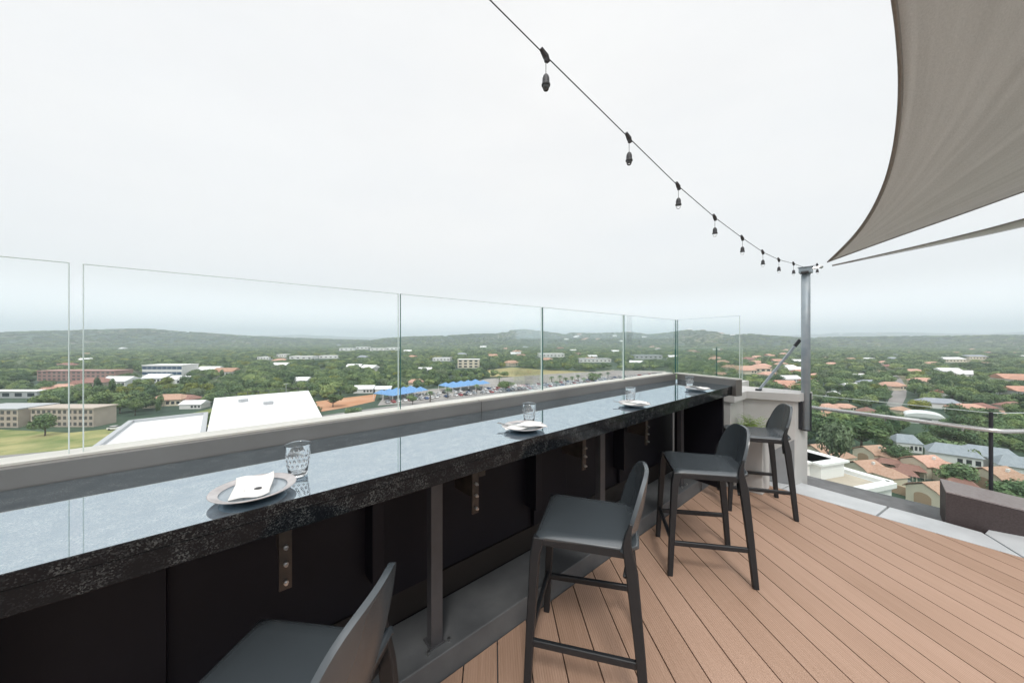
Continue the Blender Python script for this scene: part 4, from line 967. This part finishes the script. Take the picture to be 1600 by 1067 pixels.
# ------------------------------------------------------------------ bar stools
def make_stool():
    t = thing('bar_stool', 'x', 'bar stool', group='dark grey plastic bar stools')
    bm = BM(); g = []; NX, NY = 16, 16
    for i in range(NX + 1):
        row = []
        for j in range(NY + 1):
            u = i / NX * 2 - 1; v = j / NY; y = .198 - v * .405
            wd = .213 - .016 * v; x = u * wd
            z = .652 - .008 * (1 - u * u) * math.sin(math.pi * min(1, v * 1.1)) - .014 * max(0, (.10 - v) / .10) ** 2 - .012 * max(0, (abs(u) - .9) / .1) ** 2 + .03 * max(0, (v - .86) / .14) ** 2 * (1 - u * u * .3)
            row.append(bm.verts.new((x, y, z)))
        g.append(row)
    for i in range(NX):
        for j in range(NY): bm.faces.new((g[i][j], g[i + 1][j], g[i + 1][j + 1], g[i][j + 1]))
    o = obj('seat', bm, M['plastic'], t, smooth=True); m_ = o.modifiers.new('s', 'SOLIDIFY'); m_.thickness = .022; m_.offset = -1
    b_ = o.modifiers.new('b', 'BEVEL'); b_.width = .006; b_.segments = 3; b_.limit_method = 'ANGLE'; b_.angle_limit = R(50)
    # apron under the seat rim
    bm = BM()
    for a, c in (((-.198, .182), (.198, .182)), ((-.198, .182), (-.192, -.19)), ((.198, .182), (.192, -.19)), ((-.19, -.188), (.19, -.188))):
        beam(bm, (a[0], a[1], .621), (c[0], c[1], .621), .016, .036)
    obj('seat_rim', bm, M['plastic_shaded'], t, bev=.004)
    # backrest: a curved shell with an arched top
    bm = BM(); g = []; NX, NY = 28, 16
    for i in range(NX + 1):
        row = []; u = (i / NX * 2 - 1); uu = math.sin(u * math.pi / 2) * .9985
        for j in range(NY + 1):
            v = j / NY; top = .262 * (1 - abs(uu) ** 3.6) ** .40 + .012
            zz = .628 + v * top; hgt = (zz - .628) / .29
            x = uu * (.205 + .006 * math.sin(hgt * 2.2) - .012 * hgt * hgt); y = -.205 - .052 * hgt ** 1.2 - .012 * math.sin(math.pi * hgt) + .056 * abs(uu) ** 2.2 * (1 - .2 * hgt)
            row.append(bm.verts.new((x, y, zz)))
        g.append(row)
    for i in range(NX):
        for j in range(NY): bm.faces.new((g[i][j], g[i + 1][j], g[i + 1][j + 1], g[i][j + 1]))
    o = obj('backrest', bm, M['plastic'], t, smooth=True); m_ = o.modifiers.new('s', 'SOLIDIFY'); m_.thickness = .016; m_.offset = 0
    b_ = o.modifiers.new('b', 'BEVEL'); b_.width = .0065; b_.segments = 3; b_.limit_method = 'ANGLE'; b_.angle_limit = R(50)
    def leg(pts, ws):
        bm = BM(); rings = []
        for (p, (wx, wy)) in zip(pts, ws):
            wx *= 1.03; wy *= 1.03; rings.append([bm.verts.new((p[0] + i * wx / 2, p[1] + j * wy / 2, p[2])) for i, j in ((-1, -1), (1, -1), (1, 1), (-1, 1))])
        bm.faces.new(rings[0]); bm.faces.new(rings[-1])
        for a, c in zip(rings, rings[1:]):
            for i in range(4): bm.faces.new((a[i], a[(i + 1) % 4], c[(i + 1) % 4], c[i]))
        return obj('leg', bm, M['plastic_shaded'], t, bev=.006, seg=3)
    for sx in (-1, 1):
        leg([(sx * .218, .226, 0), (sx * .209, .214, .25), (sx * .200, .196, .56), (sx * .194, .180, .638)], [(.028, .030), (.030, .034), (.034, .040), (.036, .046)])
        leg([(sx * .222, -.238, 0), (sx * .210, -.214, .28), (sx * .200, -.186, .56), (sx * .202, -.168, .66), (sx * .203, -.172, .70), (sx * .2015, -.184, .745)], [(.028, .032), (.028, .038), (.026, .046), (.021, .034), (.017, .024), (.011, .014)])
        bm = BM(); beam(bm, (sx * .212, -.213, .215), (sx * .209, .208, .200), .020, .030); obj('stretcher', bm, M['plastic_shaded'], t, bev=.006)
        bm = BM(); beam(bm, (sx * .199, -.16, .53), (sx * .08, -.19, .612), .014, .018); obj('brace', bm, M['plastic_shaded'], t, bev=.004)
    bm = BM(); beam(bm, (-.208, .216, .215), (.208, .216, .215), .020, .030); obj('stretcher', bm, M['plastic_shaded'], t, bev=.006)
    return t
st = make_stool()
for i, (x, y, a, lab) in enumerate([(.09, .950, 134, 'dark grey bar stool nearest the camera, seat cut by the bottom edge'), (1.285, .958, 122.5, 'dark grey bar stool on the deck between the posts of the bar, second nearest'),
                                    (2.44, .897, 125, 'dark grey bar stool in the middle, turned so its rounded back overlaps the next one'), (3.63, .89, 118, 'farthest dark grey bar stool, in front of the concrete wall')]):
    q = st if i == 0 else dup(st)
    q.location = (x, y, 0); q.rotation_euler = (0, 0, R(a - 90)); q['label'] = lab

# ------------------------------------------------------------------ concrete wall at the end, planter, fern
t = thing('concrete_wall', 'pale concrete wall with a thick cap beside the shade pole', 'wall')
bm = BM(); prism(bm, [(4.27, 1.13), (4.42, .725), (4.66, .665), (4.66, 1.30), (4.27, 1.30)], -.05, .845); prism(bm, [(3.86, 1.135), (4.268, 1.135), (4.268, 1.30), (3.86, 1.30)], -.05, .845)
obj('wall_panel', bm, M['concrete'], t, bev=.006)
bm = BM(); prism(bm, [(4.235, 1.095), (4.395, .69), (4.69, .63), (4.69, 1.32), (4.235, 1.32)], .847, .928); prism(bm, [(3.84, 1.095), (4.233, 1.095), (4.233, 1.32), (3.84, 1.32)], .847, .928)
obj('cap', bm, M['concrete'], t, bev=.005)
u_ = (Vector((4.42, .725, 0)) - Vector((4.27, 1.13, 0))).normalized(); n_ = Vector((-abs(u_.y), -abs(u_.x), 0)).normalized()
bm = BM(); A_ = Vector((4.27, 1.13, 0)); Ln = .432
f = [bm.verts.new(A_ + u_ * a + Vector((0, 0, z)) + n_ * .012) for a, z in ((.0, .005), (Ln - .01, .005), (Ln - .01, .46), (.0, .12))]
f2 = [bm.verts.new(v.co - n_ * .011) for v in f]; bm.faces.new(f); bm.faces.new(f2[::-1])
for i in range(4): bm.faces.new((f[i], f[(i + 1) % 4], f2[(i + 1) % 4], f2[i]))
obj('slant_panel', bm, M['concrete_dark'], t, bev=.003)  # thin darker slab with a slanting top on the lower wall face
t = thing('planter_box', 'pale concrete planter holding the fern, behind the bar stools', 'planter', (4.02, 1.0, 0))
bm = BM(); bx(bm, -.13, .13, -.12, .12, 0, .56); obj('box', bm, M['concrete'], t, bev=.008)
bm = BM(); bx(bm, -.115, .115, -.105, .105, .561, .566); obj('soil', bm, M['soilpot'], t)
t = thing('fern', 'green fern growing at the foot of the concrete wall', 'plant', (4.02, 1.0, .56)); bm = BM(); rf = random.Random(2)
for i in range(70):
    a = rf.uniform(0, 6.28); el = rf.uniform(.5, 1.4); ln = rf.uniform(.17, .34); prev = None
    for q_ in range(9):
        u = q_ / 8; r_ = ln * u * math.cos(el) * (1 + .3 * u); z = ln * u * math.sin(el) - .09 * u * u * ln / .2
        c = Vector((math.cos(a) * r_, math.sin(a) * r_, z)); side = Vector((-math.sin(a), math.cos(a), 0)); wd = .034 * math.sin(math.pi * min(1, u * .9 + .12))
        if q_:
            for sg in (-1, 1):
                tip = c + side * sg * wd + Vector((math.cos(a), math.sin(a), .2)) * .010
                bm.faces.new([bm.verts.new(x_) for x_ in (c - Vector((math.cos(a), math.sin(a), 0)) * .006, tip, c + Vector((math.cos(a), math.sin(a), 0)) * .008)])
        prev = c
obj('fronds', bm, M['fern'], t)

# ------------------------------------------------------------------ shade pole, stay, sails
PP = at(1259, 3.47); t = thing('shade_pole', 'galvanised steel pole with a black sleeve at the end of the concrete wall', 'pole', (PP.x, PP.y, 0))
bm = BM(); tube(bm, [(0, 0, .56), (0, 0, 2.13)], .037, 24); tube(bm, [(0, 0, 2.1305), (0, 0, 2.14)], .032, 16); obj('shaft', bm, M['pole'], t, smooth=False)
for p in t.children[0].data.polygons: p.use_smooth = len(p.vertices) == 4
bm = BM(); tube(bm, [(.012, 0, .545), (.012, 0, .93)], .045, 8); box(bm, (-.03, .045, .74), (.05, .05, .36)); obj('sleeve', bm, M['sleeve'], t, bev=.004)
bm = BM(); box(bm, (0, 0, 2.17), (.10, .10, .055)); box(bm, (0, 0, 2.2), (.115, .115, .006)); obj('head_bracket', bm, M['pole'], t, bev=.003)
bm = BM()
for dx in (-.05, .055): tube(bm, [(dx, -.03, 2.145), (dx, .03, 2.145)], .014, 10)
obj('bolt', bm, M['socket'], t)
bm = BM(); e0 = Vector((0, 0, 2.18)); e1 = ray(1283, 417, 3.42) - Vector((PP.x, PP.y, 0)); tube(bm, [e0 + (e1 - e0) * .3, e0 + (e1 - e0) * .9], .009, 8); bmesh.ops.create_icosphere(bm, subdivisions=1, radius=.02, matrix=Matrix.Translation(e1)); obj('turnbuckle', bm, M['rail'], t)
a = Vector((4.36, 1.02, .93)); c = ray(1250, 531, 3.62); bm = BM(); beam(bm, a, c, .014, .026); o = obj('stay', bm, M['pole'], bev=.003)
t2 = thing('bracing_stay', 'slanting grey steel stay from the concrete wall cap up to the shade pole', 'stay'); o.name = 'bar'; o.parent = t2
bm = BM(); box(bm, a + Vector((0, 0, .008)), (.05, .05, .016)); obj('foot', bm, M['sleeve'], t2)
bm = BM(); beam(bm, c + (a - c) * .13, c, .018, .034); obj('clamp', bm, M['sleeve'], t2, bev=.004)

def crv(pts, n):                              # smooth curve through survey points (column, row, depth)
    P3 = [ray(*p) for p in pts]; o = []
    L_ = [0]
    for a_, b_ in zip(P3, P3[1:]): L_.append(L_[-1] + (b_ - a_).length)
    def cr_(k, u):
        p0, p1, p2, p3 = P3[max(0, k - 1)], P3[k], P3[k + 1], P3[min(len(P3) - 1, k + 2)]
        return .5 * ((2 * p1) + (p2 - p0) * u + (2 * p0 - 5 * p1 + 4 * p2 - p3) * u * u + (3 * p1 - p0 - 3 * p2 + p3) * u ** 3)
    for i in range(n + 1):
        s_ = L_[-1] * i / n; k = max(j for j in range(len(L_) - 1) if L_[j] <= s_ + 1e-9)
        o.append(cr_(k, (s_ - L_[k]) / (L_[k + 1] - L_[k])))
    return o
def sail(name, label, c1, c2, sag, hemw, n=60, m_=36):
    A1, A2 = crv(c1, n), crv(c2, n); bm = BM(); uvl = bm.loops.layers.uv.new('UVMap'); g = []
    for i in range(n + 1):
        row = []
        for j in range(m_ + 1):
            v = j / m_; p = A1[i].lerp(A2[i], v); w_ = (A2[i] - A1[i]).length
            p = p + Vector((0, 0, -sag * 4 * v * (1 - v) * w_ * .25)); row.append(bm.verts.new(p))
        g.append(row)
    for i in range(n):
        for j in range(m_):
            try: f = bm.faces.new((g[i][j], g[i + 1][j], g[i + 1][j + 1], g[i][j + 1]))
            except ValueError: continue
            for lp, (a_, b_) in zip(f.loops, ((i, j), (i + 1, j), (i + 1, j + 1), (i, j + 1))): lp[uvl].uv = (b_ / m_, a_ / n)
    t = thing(name, label, 'shade sail'); o = obj('cloth', bm, M['sail'], t, smooth=True); s_ = o.modifiers.new('s', 'SOLIDIFY'); s_.thickness = .002
    for AA, BB in ((A1, A2), (A2, A1)):
        bm = BM(); prev = None
        for i in range(n + 1):
            d = BB[i] - AA[i]; wv_ = d.length; d = d.normalized() if wv_ > 1e-6 else Vector((1, 0, 0)); hw = min(hemw, wv_ * .35)
            zc = Vector((0, 0, -.004)); q_ = AA[i] + zc - d * .003; r_ = AA[i] + d * hw + Vector((0, 0, -.005 - sag * hw))
            cur = (bm.verts.new(q_), bm.verts.new(r_))
            if prev: bm.faces.new((prev[0], prev[1], cur[1], cur[0]))
            prev = cur
        o = obj('hem', bm, M['hem'], t, smooth=True); s_ = o.modifiers.new('s', 'SOLIDIFY'); s_.thickness = .006
    return t
sail('shade_sail', 'large taupe shade sail overhead, its corner drawn down to the steel pole',
     [(1292, 409, 3.36), (1330, 371, 3.05), (1357, 334, 2.8), (1379, 288, 2.52), (1393, 238, 2.28), (1401, 180, 2.05), (1403, 120, 1.87), (1399, 55, 1.7), (1392, 0, 1.58), (1372, -140, 1.34), (1330, -420, 1.02), (1250, -900, .72)],
     [(1292, 409, 3.36), (1400, 370, 3.36), (1500, 335, 3.36), (1600, 299, 3.36), (1800, 226, 3.36), (2050, 130, 3.3), (2400, -20, 3.2)], .10, .045)
sail('shade_sail', 'second shade sail seen almost edge on as a thin dark wedge on the right',
     [(1300, 414, 3.42), (1400, 391.5, 3.3), (1500, 367.5, 3.2), (1600, 341, 3.1), (1900, 255, 3.0)],
     [(1300, 414.5, 3.44), (1400, 394.5, 3.75), (1500, 374.5, 4.1), (1600, 353.5, 4.5), (1900, 285, 5.6)], .01, .02)

# ------------------------------------------------------------------ festoon lights
t = thing('string_light', 'string of dark hanging lamps running from overhead down to the steel pole', 'string lights')
J = [(853, 88), (983, 216), (1060, 291), (1117, 340), (1160, 372), (1192, 394), (1217, 406), (1240, 412)]
def dd(px): return 1.156 / (1.196 - (px - 800) / F)
pts = [ray(640, -190, .77), ray(765, 0, dd(765))] + [ray(px, py, dd(px)) for px, py in J] + [ray(1257, 418, 3.42)]
back = pts[0] - (pts[1] - pts[0]).normalized() * 0; dr = (pts[0] - pts[1]); pts = [pts[0] + Vector((dr.x, dr.y, dr.z * .4)) * k for k in (6, 4, 2, 1)] + pts
bm = BM(); tube(bm, pts, .0019, 6); obj('cable', bm, M['cable'], t)
dirp = (Vector(pts[-1]) - Vector(pts[5])); dirp.z = 0; dirp.normalize()
jp = [ray(px, py, dd(px)) for px, py in J] + [ray(1277, 414, 3.55)]
bm = BM(); tube(bm, [ray(1257, 418, 3.42), ray(1277, 414, 3.55)], .003, 6); obj('cable', bm, M['cable'], t)
for i, p in enumerate(jp):
    loc = Vector((p.x, p.y, p.z)); dz = -.058
    if i == 8: dz = -.045
    bm = BM(); tube(bm, [loc - dirp * .022 + Vector((0, 0, .012)), loc + Vector((0, 0, -.002)), loc + dirp * .012 + Vector((0, 0, -.014))], [.006, .010, .006], 8); tube(bm, [loc, loc + Vector((0, 0, -.018))], [.009, .005], 8); hk = obj('clip', bm, M['socket'], t)
    bm = BM(); tube(bm, [loc + Vector((0, 0, -.016)), loc + Vector((0, 0, dz + .002))], .0011, 5); obj('hanger', bm, M['post'], hk)
    b0 = loc + Vector((0, 0, dz)); bm = BM(); lathe(bm, [(0, .002), (.005, .001), (.0085, -.004), (.0108, -.011), (.0115, -.026), (.0135, -.029), (.0135, -.034), (.0, -.034)], 18, b0); sk = obj('socket', bm, M['socket'], t, bev=.0006)
    bm = BM(); lathe(bm, [(.0095, -.0345), (.0105, -.040), (.008, -.047), (.004, -.050), (0, -.0505)], 16, b0); obj('bulb', bm, M['tumbler'], sk, smooth=True)

# ------------------------------------------------------------------ balustrade on the right, brown box
B0, B1, B2_ = Vector((5.02, .72, 0)), Vector((4.88, -.47, 0)), Vector((6.3, -1.70, 0))
t = thing('balustrade', 'frameless glass balustrade with a stainless handrail on the right of the deck', 'balustrade')
for a_, c_ in ((B0, B1), (B1, B2_)):
    d = (c_ - a_).normalized(); n1_ = Vector((-d.y, d.x, 0)) * .006; bm = BM(); q = [a_ - n1_ + d * .012, c_ - n1_, c_ + n1_, a_ + n1_ + d * .012]
    lo = [bm.verts.new((p.x, p.y, -.055)) for p in q]; hi = [bm.verts.new((p.x, p.y, .853)) for p in q]
    bm.faces.new((lo[0], lo[1], hi[1], hi[0])); bm.faces.new((lo[2], lo[3], hi[3], hi[2])); o = obj('glass_pane', bm, M['glass_green'], t)
    bm = BM(); prism(bm, q, .8532, .857); obj('glass_edge', bm, M['glassedge_light'], o)
bm = BM(); tube(bm, [B1 + Vector((0, 0, -.05)), B1 + Vector((0, 0, .862))], .012, 12); obj('post', bm, M['sleeve'], t)
off = Vector((-.05, -.0, 0)); bm = BM(); tube(bm, [B0 + off + Vector((-.005, .1, .728)), B1 + off + Vector((.02, .02, .715)), B1 + Vector((-.02, -.05, .715)), B2_ + Vector((-.03, -.05, .715))], .019, 16); o = obj('handrail', bm, M['rail'], t, smooth=True)
for k in (.12, .5, .88):
    p = B0.lerp(B1, k); bm = BM(); tube(bm, [p + Vector((-.002, 0, .68)), p + Vector((-.045, 0, .69)), p + Vector((-.052, 0, .705))], .006, 8); obj('rail_bracket', bm, M['rail'], o)
t = thing('brown_box', 'low brown clad box with a sloping mauve lid at the right edge of the deck', 'box')
a_, c_ = Vector((4.437, -.215, 0)), Vector((4.56, -.66, 0)); dv = (c_ - a_); ov = Vector((.93, .05, 0))
k2 = 3.0
P0, P1 = a_, a_ + dv * k2; z0a, z1a = .232, .232 - .149 * k2 * 0.62
bm = BM(); Q = [P0, P1, P1 + ov * .33, P0 + ov * .33]; zt = [.232, .06, .06, .25]
lo = [bm.verts.new((p.x, p.y, -.05)) for p in Q]; hi = [bm.verts.new((p.x, p.y, z)) for p, z in zip(Q, zt)]
bm.faces.new(hi); bm.faces.new(lo[::-1])
for i in range(4): bm.faces.new((lo[i], lo[(i + 1) % 4], hi[(i + 1) % 4], hi[i]))
obj('side_panel', bm, M['brown'], t)
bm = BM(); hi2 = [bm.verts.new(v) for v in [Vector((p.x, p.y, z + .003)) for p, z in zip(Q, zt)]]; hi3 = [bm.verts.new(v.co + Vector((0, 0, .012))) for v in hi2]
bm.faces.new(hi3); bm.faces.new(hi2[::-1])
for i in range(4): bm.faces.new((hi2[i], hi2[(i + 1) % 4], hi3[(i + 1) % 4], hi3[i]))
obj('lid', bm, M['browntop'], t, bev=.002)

# ------------------------------------------------------------------ the air
bm = BM(); bx(bm, -15600, 15600, -15600, 15600, GZ - 12, 420)
m = bpy.data.materials.new('haze air'); m.use_nodes = True; t = m.node_tree; t.nodes.clear()
o = t.nodes.new('ShaderNodeOutputMaterial'); v = t.nodes.new('ShaderNodeVolumePrincipled'); v.inputs['Density'].default_value = 2.3e-4; v.inputs['Color'].default_value = (.82, .915, 1, 1); v.inputs['Anisotropy'].default_value = .2
t.links.new(v.outputs[0], o.inputs['Volume'])
hz = obj('haze', bm, m); hz['kind'] = 'stuff'
# prototypes that were never placed do not stay in the scene
def drop(o):
    for c in list(o.children): drop(c)
    bpy.data.objects.remove(o)
for o in [o for o in bpy.data.objects if o.get('label') == 'x']: drop(o)
